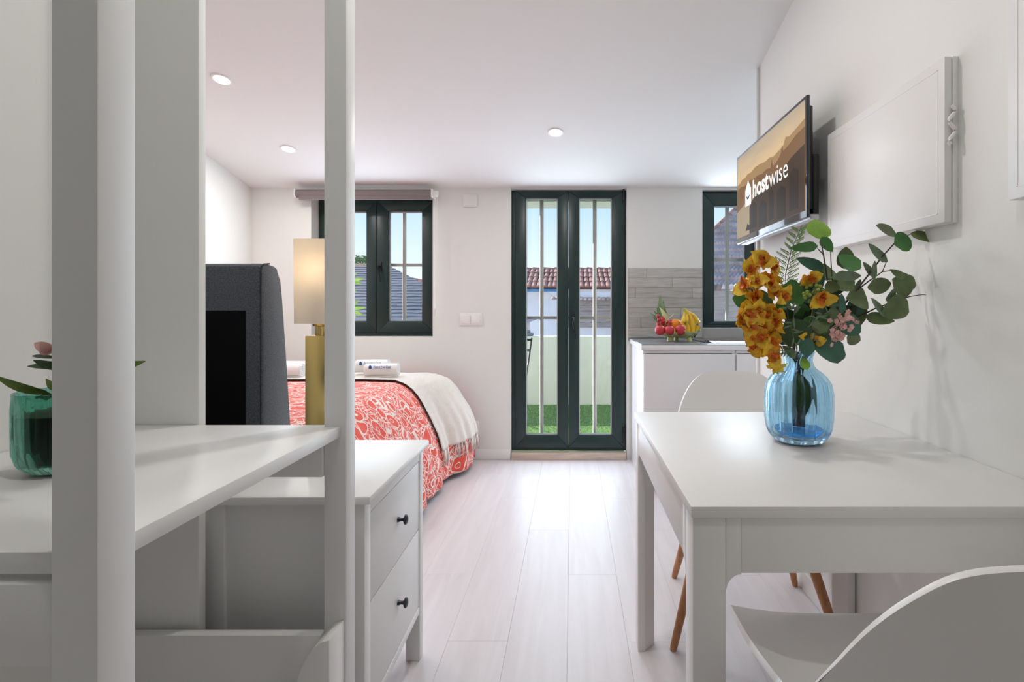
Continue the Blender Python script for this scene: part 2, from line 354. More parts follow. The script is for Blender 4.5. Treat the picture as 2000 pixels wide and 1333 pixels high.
def coral_mat():
    m = bpy.data.materials.new('coral_print'); m.use_nodes = True; N, L = nodes(m); b = N['Principled BSDF']
    b.inputs['Roughness'].default_value = .9; b.inputs['Sheen Weight'].default_value = .15
    uv = N.new('ShaderNodeUVMap')
    nz = N.new('ShaderNodeTexNoise'); nz.inputs['Scale'].default_value = 9; nz.inputs['Detail'].default_value = 1
    L.new(uv.outputs[0], nz.inputs['Vector'])
    mixv = N.new('ShaderNodeVectorMath'); mixv.operation = 'MULTIPLY_ADD'; mixv.inputs[1].default_value = (.10,.10,0)
    L.new(nz.outputs['Color'], mixv.inputs[0]); L.new(uv.outputs[0], mixv.inputs[2])
    # round rosettes: rings about voronoi centres; cell borders; small dashes
    v1 = N.new('ShaderNodeTexVoronoi'); v1.feature = 'DISTANCE_TO_EDGE'; v1.inputs['Scale'].default_value = 9.5; L.new(mixv.outputs[0], v1.inputs['Vector'])
    v2 = N.new('ShaderNodeTexVoronoi'); v2.feature = 'F1'; v2.inputs['Scale'].default_value = 9.5; L.new(mixv.outputs[0], v2.inputs['Vector'])
    v3 = N.new('ShaderNodeTexVoronoi'); v3.feature = 'DISTANCE_TO_EDGE'; v3.inputs['Scale'].default_value = 40; L.new(mixv.outputs[0], v3.inputs['Vector'])
    def lt(src, v):
        a = N.new('ShaderNodeMath'); a.operation = 'LESS_THAN'; a.inputs[1].default_value = v; L.new(src, a.inputs[0]); return a.outputs[0]
    def band(src, c, wd):
        a = N.new('ShaderNodeMath'); a.operation = 'SUBTRACT'; a.inputs[1].default_value = c; L.new(src, a.inputs[0])
        d = N.new('ShaderNodeMath'); d.operation = 'ABSOLUTE'; L.new(a.outputs[0], d.inputs[0]); return lt(d.outputs[0], wd)
    def mx(a, c):
        q = N.new('ShaderNodeMath'); q.operation = 'MAXIMUM'; L.new(a, q.inputs[0]); L.new(c, q.inputs[1]); return q.outputs[0]
    def ml(a, c):
        q = N.new('ShaderNodeMath'); q.operation = 'MULTIPLY'; L.new(a, q.inputs[0]); L.new(c, q.inputs[1]); return q.outputs[0]
    gt = N.new('ShaderNodeMath'); gt.operation = 'GREATER_THAN'; gt.inputs[1].default_value = .40; L.new(v2.outputs['Distance'], gt.inputs[0])
    lines = mx(mx(lt(v1.outputs['Distance'], .019), band(v2.outputs['Distance'], .40, .022)), ml(lt(v3.outputs['Distance'], .045), gt.outputs[0]))
    lines = mx(lines, band(v2.outputs['Distance'], .14, .016))
    n2 = N.new('ShaderNodeTexNoise'); n2.inputs['Scale'].default_value = 14; L.new(uv.outputs[0], n2.inputs['Vector'])
    rr = N.new('ShaderNodeValToRGB'); rr.color_ramp.elements[0].color = (.60,.040,.022,1); rr.color_ramp.elements[1].color = (.82,.10,.052,1)
    L.new(n2.outputs['Fac'], rr.inputs[0])
    m2 = N.new('ShaderNodeMix'); m2.data_type = 'RGBA'; L.new(lines, m2.inputs['Factor']); L.new(rr.outputs[0], m2.inputs['A']); m2.inputs['B'].default_value = (.78,.66,.60,1)
    L.new(m2.outputs['Result'], b.inputs['Base Color'])
    bp = N.new('ShaderNodeBump'); bp.inputs['Strength'].default_value = .35; bp.inputs['Distance'].default_value = .003; L.new(lines, bp.inputs['Height']); L.new(bp.outputs[0], b.inputs['Normal'])
    return m
M['coral'] = coral_mat()
def emis(name, c, s=1.0):
    m = bpy.data.materials.new(name); m.use_nodes = True; N, L = nodes(m); b = N['Principled BSDF']
    b.inputs['Base Color'].default_value = (.004,.004,.004,1); b.inputs['Roughness'].default_value = .35; b.inputs['Specular IOR Level'].default_value = .03
    b.inputs['Emission Color'].default_value = (*c,1); b.inputs['Emission Strength'].default_value = s
    return m
def screen_sky():
    m = emis('screen_sunset', (.8,.6,.4)); N, L = nodes(m); b = N['Principled BSDF']
    t = N.new('ShaderNodeTexCoord'); s = N.new('ShaderNodeSeparateXYZ'); L.new(t.outputs['Object'], s.inputs[0])
    mr = N.new('ShaderNodeMapRange'); mr.inputs['From Min'].default_value = .20; mr.inputs['From Max'].default_value = .41; L.new(s.outputs['Z'], mr.inputs[0])
    n = N.new('ShaderNodeTexNoise'); n.inputs['Scale'].default_value = 4; mp = N.new('ShaderNodeMapping'); mp.inputs['Scale'].default_value = (1,1,6); L.new(t.outputs['Object'], mp.inputs[0]); L.new(mp.outputs[0], n.inputs['Vector'])
    a = N.new('ShaderNodeMath'); a.operation = 'MULTIPLY_ADD'; a.inputs[1].default_value = .5; a.inputs[2].default_value = -.25; L.new(n.outputs['Fac'], a.inputs[0])
    a2 = N.new('ShaderNodeMath'); a2.operation = 'ADD'; L.new(a.outputs[0], a2.inputs[0]); L.new(mr.outputs[0], a2.inputs[1])
    r = N.new('ShaderNodeValToRGB'); r.color_ramp.elements[0].color = (.72,.43,.19,1); r.color_ramp.elements[1].color = (.42,.35,.27,1)
    e = r.color_ramp.elements.new(.45); e.color = (.66,.47,.27,1)
    L.new(a2.outputs[0], r.inputs[0]); L.new(r.outputs[0], b.inputs['Emission Color'])
    return m
M['scr_sky'] = screen_sky()
M['scr_hill'] = emis('screen_hill', (.20,.105,.045)); M['scr_hill2'] = emis('screen_far_hill', (.36,.215,.10))
M['scr_town'] = emis('screen_town', (.055,.030,.017)); M['scr_town2'] = emis('screen_town_dark', (.030,.018,.011)); M['scr_water'] = emis('screen_water', (.36,.28,.18))
M['scr_white'] = emis('screen_white', (.95,.93,.90)); M['scr_ink'] = emis('screen_ink', (.02,.02,.05))
M['lamp_on'] = emis('lit_diffuser', (1.0,.90,.74), 6.0)
M['led'] = emis('lit_bulb', (1.0,.85,.6), 1.0)

# ================================================================== STRUCTURE
XL, XR = -2.27, .885
def struct(o, label, cat): return tag(o, label, cat, kind='structure')
# floor: sub-floor plus individual planks
bm = NB(); bx(bm, XL-.1, 1.85, -3.7, YB+.0, -.10, -.004)
floor = struct(obj('floor', bm, M['joint']), 'pale pinkish grey laminate plank floor of the whole studio', 'floor')
pw, pl = .192, 1.285
row = 0; x = XL-.05
plank_me = {}
while x < 1.80:
    off = (row*.43) % pl; y = -1.7-off
    while y < YB:
        y0, y1 = max(y, -1.7), min(y+pl, YB-.002)
        if y1-y0 > .02:
            key = round(y1-y0, 3)
            if key not in plank_me:
                b = NB(); bx(b, -pw/2+.0002, pw/2-.0002, -(y1-y0)/2+.0002, (y1-y0)/2-.0002, -.008, 0, .0005, 1)
                me = bpy.data.meshes.new('plank'); b.to_mesh(me); b.free(); me.materials.append(M['floor']); plank_me[key] = me
            inst('plank', plank_me[key], floor, (x+pw/2, (y0+y1)/2, 0))
        y += pl
    x += pw; row += 1
# ceiling slab (sloping up towards the viewer)
bm = NB(); prism(bm, [(3.98, ceil_z(3.98)), (-3.75, ceil_z(-3.75)), (-3.75, ceil_z(-3.75)+.15), (3.98, ceil_z(3.98)+.15)], 'x', XL-.12, 1.87)
struct(obj('ceiling', bm, M['ceiling']), 'white sloping plaster ceiling with recessed spotlights', 'ceiling')
# side walls
def side_wall(name, x0, x1, ya, yb, label):
    bm = NB(); prism(bm, [(ya, -.1), (yb, -.1), (yb, ceil_z(yb)+.02), (ya, ceil_z(ya)+.02)], 'x', x0, x1)
    return struct(obj(name, bm, M['wall']), label, 'wall')
side_wall('wall_left', XL-.1, XL, 1.126, YB, 'white bedroom side wall at far left behind the headboard')
side_wall('wall_left_alcove', -1.06, -.957, -3.7, 1.104, 'white wall at the left edge behind the potted plant')
side_wall('wall_right', XR, XR+.10, -3.7, 2.525, 'white right-hand wall carrying television and white cover boards')
side_wall('wall_kitchen_side', 1.75, 1.85, 2.43, YB, 'white side wall of the kitchenette')
bm = NB(); bx(bm, XR+.10, 1.75, 2.43, 2.525, -.1, ceil_z(2.45)+.02); struct(obj('wall_kitchen_return', bm, M['wall']), 'short white wall closing the kitchenette', 'wall')
bm = NB(); bx(bm, -.957, XR, -3.7, -3.6, -.1, ceil_z(-3.6)+.02); struct(obj('wall_rear', bm, M['wall']), 'white wall behind the viewer', 'wall')
bm = NB(); bx(bm, XL, -.775, 1.104, 1.126, 0, ceil_z(1.126)+.01, .002)
struct(obj('wall_partition', bm, M['wall']), 'thin white partition board behind the open desk', 'wall')
# back wall with openings
W1 = (-1.845, -.987, .866, 1.857); D1 = (-.434, .383, 0.0, 1.93); W2 = (.918, 1.301, .930, 1.905)
bm = NB(); Y0, Y1 = YB, 3.98; T = 1.935
bx(bm, XL-.1, W1[0], Y0, Y1, -.1, T); bx(bm, W1[0], W1[1], Y0, Y1, -.1, W1[2]); bx(bm, W1[0], W1[1], Y0, Y1, W1[3], T)
bx(bm, W1[1], D1[0], Y0, Y1, -.1, T); bx(bm, D1[0], D1[1], Y0, Y1, -.1, 0.0); bx(bm, D1[1], W2[0], Y0, Y1, -.1, T)
bx(bm, W2[0], W2[1], Y0, Y1, -.1, W2[2]); bx(bm, W2[0], W2[1], Y0, Y1, W2[3], T); bx(bm, W2[1], 1.85, Y0, Y1, -.1, T)
struct(obj('wall_back', bm, M['wall'], smooth=False), 'white end wall with two windows and glazed double door', 'wall')
# baseboards
bm = NB(); bx(bm, XL, D1[0]-.002, YB-.013, YB, 0, .072, .003); struct(obj('baseboard_back', bm, M['white']), 'white skirting board along the end wall beside the door', 'baseboard')
bm = NB(); bx(bm, XR-.013, XR, -3.6, 2.52, 0, .072, .003); struct(obj('baseboard_right', bm, M['white']), 'white skirting board under the dining table wall', 'baseboard')
bm = NB(); bx(bm, XR-.013, XR+.001, 2.516, 2.529, 0, ceil_z(2.529)-.002, .002); struct(obj('trim_2', bm, M['white']), 'thin white corner bead at the free end of the right wall', 'trim')
# threshold step
bm = NB(); bx(bm, D1[0]+.004, D1[1]-.004, YB-.02, YB+.03, 0, .052, .003); struct(obj('trim_1', bm, M['threshold']), 'pale wooden threshold under the green door', 'threshold')

# windows and door ---------------------------------------------------
def sash(root, x0, x1, z0, z1, y0, wl, wr, wb, wt, name='sash'):
    bm = NB(); frame_y(bm, x0, x1, z0, z1, wl, wr, wb, wt, y0, y0+.055, .004)
    s = obj(name, bm, M['green'], root)
    bm = NB(); frame_y(bm, x0+wl-.004, x1-wr+.004, z0+wb-.004, z1-wt+.004, .010,.010,.010,.010, y0+.020, y0+.042, .002)
    obj('glazing_bead', bm, M['bead'], s)
    bm = NB(); bx(bm, x0+wl, x1-wr, y0+.028, y0+.034, z0+wb, z1-wt); obj('pane', bm, M['pane'], s)
    return s
def lever(s, x, z, y):
    bm = NB(); bx(bm, x-.011, x+.011, y-.008, y, z-.035, z+.035, .003)
    tube(bm, [(x, y-.004, z), (x, y-.042, z), (x+.002, y-.048, z-.006), (x+.004, y-.046, z-.05), (x+.012, y-.044, z-.112)], [.007,.007,.0075,.0075,.006], 8)
    obj('handle', bm, M['darkmetal'], s)
def grille(root, xs, zs, x0, x1, z0, z1, y):
    for xx in xs:
        bm = NB(); tube(bm, [(xx, y, z0), (xx, y, z1)], .0145, 12); obj('bar', bm, M['bar'], root)
    for zz in zs:
        bm = NB(); bx(bm, x0, x1, y-.004, y+.004, zz-.011, zz+.011, .001); obj('bar', bm, M['bar'], root)
# window_1 (left, two sashes)
yw = 3.862
w1 = thing('window_1', 'dark green two-sash window above the bed', 'window', (-1.41, yw, W1[2]), kind='structure')
bm = NB(); frame_y(bm, W1[0]+.001, W1[1]+.03, W1[2]+.001, W1[3]-.001, .03,.045,.045,.03, yw+.01, yw+.075); obj('frame', bm, M['green'], w1)
xm = P(735.5, 0, yw)[0]
sash(w1, W1[0]+.012, xm, W1[2]+.025, W1[3]-.012, yw, .085,.075,.085,.075)
s = sash(w1, xm+.002, P(845,0,yw)[0]+.012, W1[2]+.025, W1[3]-.012, yw, .085,.09,.085,.075)
lever(s, P(743,0,yw)[0], P(0,522,yw)[2], yw)
grille(w1, [P(790,0,3.95)[0], P(681,0,3.95)[0]], [P(0,518,3.95)[2]], W1[0], W1[1], W1[2], W1[3], 3.95)
# window_2 (kitchen)
yw = 3.80
w2 = thing('window_2', 'dark green single-sash window above the kitchen worktop', 'window', (1.11, yw, W2[2]), kind='structure')
bm = NB(); frame_y(bm, W2[0]+.001, W2[1]-.001, W2[2]+.001, W2[3]-.001, .03,.03,.035,.03, yw+.01, yw+.075); obj('frame', bm, M['green'], w2)
sash(w2, W2[0]+.014, W2[1]-.008, W2[2]+.02, W2[3]-.014, yw, P(1395,0,yw)[0]-W2[0]-.014, W2[1]-.008-P(1456,0,yw)[0], P(0,628,yw)[2]-W2[2]-.02, W2[3]-.014-P(0,402,yw)[2])
grille(w2, [P(1420,0,3.92)[0]], [P(0,508,3.92)[2]], W2[0], W2[1], W2[2], W2[3], 3.92)
# door_1
yd = 3.785
d1 = thing('door_1', 'dark green glazed double door to the terrace', 'door', (-.03, yd, .05), kind='structure')
zt = CEIL0-.004; zb = .052
bm = NB(); frame_y(bm, D1[0]+.001, D1[1]-.001, zb, zt, .035,.035,.035,.03, yd+.012, yd+.08); obj('frame', bm, M['green'], d1)
xm = P(1110, 0, yd)[0]
gl = [P(p,0,yd)[0] for p in (1027,1089,1131,1195)]; zg0, zg1 = P(0,851,yd)[2], P(0,387,yd)[2]
xl, xr = P(1006,0,yd)[0], P(1219,0,yd)[0]
sa = sash(d1, xl, xm-.001, zb+.022, zt-.008, yd, gl[0]-xl, xm-.001-gl[1], zg0-zb-.022, zt-.008-zg1, 'leaf')
sb = sash(d1, xm+.001, xr, zb+.022, zt-.008, yd, gl[2]-xm-.001, xr-gl[3], zg0-zb-.022, zt-.008-zg1, 'leaf')
lever(sb, P(1119,0,yd)[0], P(0,619,yd)[2], yd)
for zz in (P(0,848,yd)[2], P(0,380,yd)[2]):
    bm = NB(); tube(bm, [(xr-.004, yd-.006, zz-.045), (xr-.004, yd-.006, zz+.045)], .007, 8); ball(bm, (xr-.012, yd-.003, zz-.06), .006); obj('hinge', bm, M['darkmetal'], sb)
grille(d1, [P(1058,0,3.93)[0], P(1161.5,0,3.93)[0]], [P(0,621,3.93)[2]], D1[0], D1[1], .03, 1.90, 3.93)

# backsplash tiles on the end wall (pieces of the wall)
bs = thing('backsplash', 'grey wood-look tile splashback behind the fruit bowl', 'splashback', (.39, YB-.006, .86), kind='structure')
bm = NB(); bx(bm, .392, W2[0]-.001, YB-.007, YB, .84, P(0,524,YB)[2]); bx(bm, W2[0]-.001, 1.749, YB-.007, YB, .84, W2[2]-.004); obj('grout', bm, M['grout'], bs)
zt_ = P(0,524,YB)[2]; rh = .0705
tile_me = {}
for r_ in range(8):
    z1 = zt_-r_*rh; z0 = z1-rh+.0015
    if z1 < .862: break
    z0 = max(z0, .842)
    xend = W2[0]-.002 if z1 > W2[2]-.003 else 1.748
    if z1 > W2[2] > z0: z1s = [(.393, W2[0]-.002, z0, z1), (W2[0]-.002, 1.748, z0, W2[2]-.005)]
    else: z1s = [(.393, xend, z0, z1)]
    for (xa, xb, za, zb_) in z1s:
        if zb_-za < .012: continue
        cut = xa + (.13, .31, .05, .22, .37, .09, .27, .17)[r_]
        edges = [xa]
        while cut < xb-.03: edges.append(cut); cut += .40
        edges.append(xb)
        for a, b_ in zip(edges, edges[1:]):
            bm = NB(); dp = random.uniform(.0015, .0035)
            bx(bm, a+.0008, b_-.0008, YB-.007-dp-.004, YB-.0065, za, zb_, .0012, 1)
            obj('tile', bm, M['tile'], bs)

# wall plates
bm = NB(); a, b_ = P(905,405,YB), P(932,380,YB); bx(bm, a[0], b_[0], YB-.012, YB, a[2], b_[2], .003); tag(obj('sensor_plate', bm, M['wall']), 'blank square white wall plate high between window and door', 'wall plate')
t = thing('light_switch', 'white double light switch on the wall left of the door', 'switch', P(920, 636, YB-.001))
a, b_ = P(898,636,YB), P(942,612,YB)
bm = NB(); bx(bm, a[0], b_[0], YB-.009, YB, a[2], b_[2], .003); obj('plate', bm, M['plastic'], t)
mx_ = (a[0]+b_[0])/2
for q in (0, 1):
    bm = NB(); bx(bm, (a[0]+.012 if q == 0 else mx_+.002), (mx_-.002 if q == 0 else b_[0]-.012), YB-.014, YB-.007, a[2]+.014, b_[2]-.014, .002); obj('rocker', bm, M['plastic'], t)
t = thing('wall_outlet', 'white power outlet low on the wall beside the bed', 'outlet', P(926, 850, YB-.001))
a, b_ = P(914,851,YB), P(936,823,YB)
bm = NB(); bx(bm, a[0], b_[0], YB-.010, YB, a[2], b_[2], .004); pl_ = obj('plate', bm, M['plastic'], t)
cxx, czz = (a[0]+b_[0])/2, (a[2]+b_[2])/2
bm = NB(); prism(bm, [(cxx+.021*math.cos(q*.5236), czz+.021*math.sin(q*.5236)) for q in range(12)], 'y', YB-.0105, YB-.006); obj('socket_recess', bm, M['darkmetal'], t)

# roller blind
yr = 3.70
rb = thing('roller_blind', 'taupe roller blind rolled up above the bed window', 'blind', P(712, 388, yr))
zc = P(0,379,yr)[2]; x0, x1 = P(579,0,yr)[0], P(843,0,yr)[0]
bm = NB(); tube(bm, [(x0, yr, zc), (x1, yr, zc)], .029, 20); obj('fabric_roll', bm, M['blind'], rb)
bm = NB(); bx(bm, P(586,0,yr)[0], x1-.004, yr-.022, yr-.012, zc-.045, zc+.005, .003); obj('bottom_bar', bm, M['blind'], rb)
for xx in (x0-.006, x1+.002):
    bm = NB(); bx(bm, xx, xx+.010, yr-.03, YB, zc-.028, zc+.03, .003); obj('bracket', bm, M['plastic'], rb)
bm = NB(); tube(bm, [(x1+.012, yr, zc), (x1+.045, yr, zc)], .022, 16); obj('chain_wheel', bm, M['plastic'], rb)
zlo = P(0,618,yr)[2]
bm = NB(); tube(bm, [(x1+.030, yr-.022, zc), (x1+.030, yr-.02, zlo+.05), (x1+.022, yr-.01, zlo), (x1+.036, yr+.01, zlo+.12), (x1+.032, yr+.022, zc)], .0028, 6); obj('bead_chain', bm, M['plastic'], rb)

# ceiling spotlights ------------------------------------------------
tilt = math.atan(SLOPE)
def spot(px, py, label):
    k = (VPY-py)/F_PX; Y = (CEIL0+SLOPE*YB-CAM_H)/(k+SLOPE); p = P(px, py, Y)
    t = thing('ceiling_spotlight', label, 'spotlight', p, 'recessed ceiling spotlights', 0)
    t.rotation_euler = (-tilt, 0, 0); ORIGIN[t.name] = Vector((0,0,0))
    bm = NB(); lathe(bm, [(.034,.004),(.047,.004),(.047,-.001),(.044,-.005),(.036,-.005),(.034,.0)], n=32, close=True); obj('trim_ring', bm, M['plastic'], t, local=True)
    bm = NB(); lathe(bm, [(.0,.002),(.0345,.002),(.0345,-.002),(.0,-.0025)], n=24); obj('diffuser', bm, M['lamp_on'], t, local=True)
    return p
LIGHTS = [spot(433,155,'lit ceiling spotlight nearest the partition board'), spot(563.5,291,'lit ceiling spotlight nearest the bed window blind'), spot(1085,258.5,'lit ceiling spotlight in front of the terrace door')]
SPOT_W = 4.5
for p, w_ in [(q, SPOT_W) for q in LIGHTS] + [(Vector((-.1, 1.6, ceil_z(1.6))), 6.5), (Vector((-.12, .45, ceil_z(.45))), 5.4)]:  # last two are unseen fill lamps, added to brighten the near room
    lo = lamp('spot_or_fill_lamp', 'AREA', p+Vector((0,-.004,-.02)), (-tilt, 0, 0), w_, (1,.97,.93), shape='DISK', size=.09); lo.data.specular_factor = .15

# ================================================================== OPEN DESK (post-framed) at left
PX = -.462; pwid = .0457; Ya, Yb_ = .518, 1.088
desk = thing('open_desk', 'white post-framed open desk along the left edge with potted plant', 'desk', (-.7, .8, 0))
for yy in (Ya, Yb_):
    bm = NB(); bx(bm, PX-pwid, PX, yy, yy+pwid, 0, ceil_z(yy+pwid)-.004, .0022); obj('post', bm, M['white_satin'], desk)
bm = NB(); prism(bm, [(-.955, .527), (PX-pwid+.001, .527), (PX-pwid+.001, .565), (-.474, .565), (-.474, 1.087), (PX-pwid-.001, 1.087), (PX-pwid-.001, 1.102), (-.955, 1.102)], 'z', .806, .828, .0015); obj('desktop', bm, M['white_satin'], desk)
bm = NB(); bx(bm, -.955, PX-pwid, .522, .544, .717, .799, .002); obj('apron', bm, M['white_satin'], desk)
bm = NB(); bx(bm, -.955, PX-pwid, 1.080, 1.101, .726, .805, .002); obj('apron', bm, M['white_satin'], desk)
bm = NB(); bx(bm, -.955, PX-pwid, 1.072, 1.094, .20, .410, .002); obj('lower_rail', bm, M['white_satin'], desk)
# quarter-round corner plate at the foot of the far post
arc = [(PX-.004, P(0,1245,1.03)[2])]
for q in range(1, 9):
    a = q/8*math.pi/2
    arc.append((PX-.004-.085*math.sin(a)**1.0, .433-.24*(1-math.cos(a))))
arc += [(PX-.092, .0), (PX-.004, .0)]
bm = NB(); prism(bm, arc, 'y', 1.02, 1.087, .002); obj('corner_plate', bm, M['white'], desk)

# potted plant on the desk
pc = Vector((-.760, .800, .829))
pp = thing('potted_plant', 'small leafy plant with pink flower in ribbed green glass pot', 'plant', pc)
bm = NB()
outer = [(.030,.0,.3),(.043,.003,.6),(.053,.014,1),(.0575,.030,1),(.058,.06,1),(.058,.095,1),(.0575,.112,.4),(.058,.118,0)]
inner = [(.0555,.118,0),(.0545,.110,.2),(.0545,.06,.3),(.053,.03,.3),(.045,.015,.3),(.0,.012,0)]
lathe(bm, [(.0,.0,0)]+outer+inner, pc, n=96, rib=24, rib_amp=.06); obj('pot', bm, M['greenglass'], pp)
bm = NB(); lathe(bm, [(0,.014),(.040,.015),(.050,.035),(.051,.085),(.0,.088)], pc, n=24); obj('soil', bm, M['bark'], pp)

def leaf_bm(base, tip, width, fold=.18, bend=.12, shape='oval', face=None, n=7):
    """one blade from base to tip: folded along its midrib, bent along its length"""
    base = Vector(base); tip = Vector(tip); d = tip-base; Ln = d.length; xa = d.normalized()
    face = (face or Vector((random.uniform(-.45,.45), -1, random.uniform(-.25,.6)))).normalized()
    za = (face - xa*face.dot(xa))
    if za.length < 1e-3: za = Vector((0,0,1)) - xa*xa.z
    za.normalize(); ya = za.cross(xa)
    bm = NB(); rows = []
    for i in range(n):
        t = i/(n-1)
        if shape == 'oval': wd = max(.0, math.sin(math.pi*min(1, t**.72*.985+.012)))**.62
        elif shape == 'lance': wd = max(.0, math.sin(math.pi*min(1, t**.85*.98+.01)))**1.0
        else: wd = max(.0, math.sin(math.pi*min(1, t**.55*.985+.01)))**.8
        hw = width/2*wd + .0003
        c = base + xa*(Ln*t) + za*(math.sin(math.pi*t)*bend*Ln)
        rows.append([bm.verts.new(c + ya*(hw*s) + za*(abs(s)*hw*fold)) for s in (-1,-.5,0,.5,1)])
    for a, b in zip(rows, rows[1:]):
        for k in range(4): bm.faces.new((a[k], a[k+1], b[k+1], b[k]))
    return bm
def add_leaf(parent, base, tip, width, key, name='leaf', **kw):
    bm = leaf_bm(base, tip, width, **kw)
    return obj(name, bm, LEAF[key] if isinstance(key, str) else key, parent, smooth=True)
bm = NB()
stem0 = pc+Vector((0,0,.085))
for q, tp in enumerate([(.0,.0,.21), (-.03,.01,.15), (.03,0,.16), (.05,.02,.14)]):
    tube(bm, [stem0+Vector((random.uniform(-.015,.015),0,0)), stem0+Vector(tp)*.5+Vector((.004,0,0)), pc+Vector((tp[0],tp[1],tp[2]))], [.004,.003,.002], 6)
obj('stem', bm, M['gstem'], pp)
def pl_leaf(b0, t0, wd, key, dy=0, shape='lance', **kw):
    add_leaf(pp, P(b0[0], b0[1], .80+dy), P(t0[0], t0[1], .80+dy*2-.01), wd*.80/F_PX, key, shape=shape, **kw)
pl_leaf((100,770), (-12,733), 17, 'p', -.02, bend=.14); pl_leaf((92,765), (36,757), 10, 'q', .0)
pl_leaf((130,715), (65,704), 20, 'q', -.01, shape='oval'); pl_leaf((120,722), (53,716), 9, 'q', .02)
pl_leaf((125,700), (62,696), 7, 'q', .03); pl_leaf((140,760), (90,740), 26, 'p', -.03)
pl_leaf((160,730), (284,706), 26, 'p', .01, shape='oval'); pl_leaf((150,760), (225,745), 24, 'p', -.02); pl_leaf((110,775), (70,778), 12, 'q', .0)
pl_leaf((130,770), (190,780), 20, 'q', -.03); pl_leaf((130,740), (150,690), 22, 'q', .03)
fl = None
bm = NB(); fc = P(104, 688, .80)
for q in range(7):
    a = q*.9
    b2 = leaf_bm(fc, fc+Vector((math.cos(a)*.022, math.sin(a)*.010-.004, .010+.008*math.sin(q*1.7))), .016, shape='oval', face=Vector((0,-1,.6)))
    merge(bm, b2)
obj('flower', bm, M['palepink'], pp, smooth=True, label='pale pink bloom')

# ================================================================== CHEST OF DRAWERS
ang = R(.8)
chest = thing('drawer_chest', 'white two-drawer chest with dark round knobs beside the bed', 'chest', (-.449, 1.408, 0), rotz=ang)
hw, dp = .252, .362     # half length along the wall, depth
B = .018
bm = NB(); bx(bm, -dp-.006, .006, -hw, hw, .641, .660, .004); obj('top', bm, M['white_satin'], chest, local=True)
ph = .043
for (xa, xb) in ((-dp+.004, -dp+.004+ph), (-.010-ph, -.010)):
    for (ya, yb) in ((-hw+.012, -hw+.012+.036), (hw-.012-.036, hw-.012)):
        bm = NB(); bx(bm, xa, xb, ya, yb, 0, .641, .002); obj('leg', bm, M['white_satin'], chest, local=True)
bm = NB(); bx(bm, -dp+.047, -.053, -hw+.020, -hw+.030, .15, .641, .001); obj('side_panel', bm, M['white_satin'], chest, local=True)
bm = NB(); bx(bm, -dp+.047, -.053, hw-.030, hw-.020, .15, .641, .001); obj('side_panel', bm, M['white_satin'], chest, local=True)
bm = NB(); bx(bm, -dp+.01, -dp+.016, -hw+.048, hw-.048, .15, .641); obj('back_panel', bm, M['white_satin'], chest, local=True)
bm = NB(); bx(bm, -.034, -.011, -hw+.048, hw-.048, .145, .166, .002); obj('rail', bm, M['white_satin'], chest, local=True)
bm = NB(); bx(bm, -.034, -.011, -hw+.048, hw-.048, .608, .641, .002); obj('rail', bm, M['white_satin'], chest, local=True)
for (z0, z1) in ((.169, .400), (.4035, .605)):
    bm = NB(); bx(bm, -.035, -.0125, -hw+.0505, hw-.0505, z0, z1, .0015); dr = obj('drawer', bm, M['white_satin'], chest, local=True)
    bm = NB(); zc = (z0+z1)/2
    lathe(bm, [(0,0),(.007,0),(.0065,.004),(.0045,.008),(.0045,.014),(.008,.017),(.0125,.0185),(.0135,.021),(.012,.024),(.006,.0265),(0,.027)], n=20)
    bmesh.ops.rotate(bm, verts=bm.verts, cent=(0,0,0), matrix=Matrix.Rotation(R(90), 3, 'Y'))
    bmesh.ops.translate(bm, verts=bm.verts, vec=(-.0125, 0, zc+.006)); obj('knob', bm, M['knob'], dr, local=True, label='dark pewter round knob')

# table lamp on the chest
lx, ly = -.657, 1.40; kz = 1.40/F_PX
tl = thing('table_lamp', 'brass block table lamp with cream shade on the drawer chest', 'lamp', (lx, ly, .661))
bm = NB(); bx(bm, lx-.031, lx+.031, ly-.030, ly+.030, .661, .998, .0015); obj('base', bm, M['brass'], tl)
bm = NB(); bx(bm, lx-.026, lx+.026, ly+.012, ly+.020, .998, 1.045, .001); obj('neck_plate', bm, M['brass'], tl)
bm = NB(); tube(bm, [(lx, ly-.01, .994), (lx, ly-.01, 1.075)], .006, 12); lathe(bm, [(.010,.0),(.019,.002),(.020,.006),(.010,.008)], (lx, ly-.01, 1.022), n=24); obj('socket', bm, M['brass'], tl)
bm = NB(); ball(bm, (lx, ly-.01, 1.105), .024, sc=(1,1,1.25)); obj('bulb', bm, M['led'], tl)
bm = NB(); z0, z1 = 1.030, 1.247; n = 48
b0, b1 = .0585, .060
def rsq(r, t):   # rounded-square cross-section
    c, s = math.cos(t), math.sin(t); k = (abs(c)**8+abs(s)**8)**(-1/8); return (r*k*c, r*k*s*.76)
rings = []
for (r, z) in ((b0, z0), (b1, z1), (b1-.002, z1), (b0-.002, z0)):
    rings.append([bm.verts.new((lx+rsq(r, 2*math.pi*i/n)[0], ly+rsq(r, 2*math.pi*i/n)[1], z)) for i in range(n)])
for a in range(4):
    A, B_ = rings[a], rings[(a+1) % 4]
    for i in range(n): bm.faces.new((A[i], A[(i+1) % n], B_[(i+1) % n], B_[i]))
obj('shade', bm, M['shade'], tl)
bm = NB()
for dx, dy in ((1,0),(-1,0),(0,1),(0,-1)): tube(bm, [(lx, ly-.01, 1.07), (lx+dx*.057, ly+dy*.043, 1.06)], .0015, 6)
obj('shade_ring', bm, M['brass'], tl)
lamp('table_lamp_bulb', 'POINT', (lx, ly-.01, 1.17), (0,0,0), .6, (1,.90,.76), shadow_soft_size=.05)

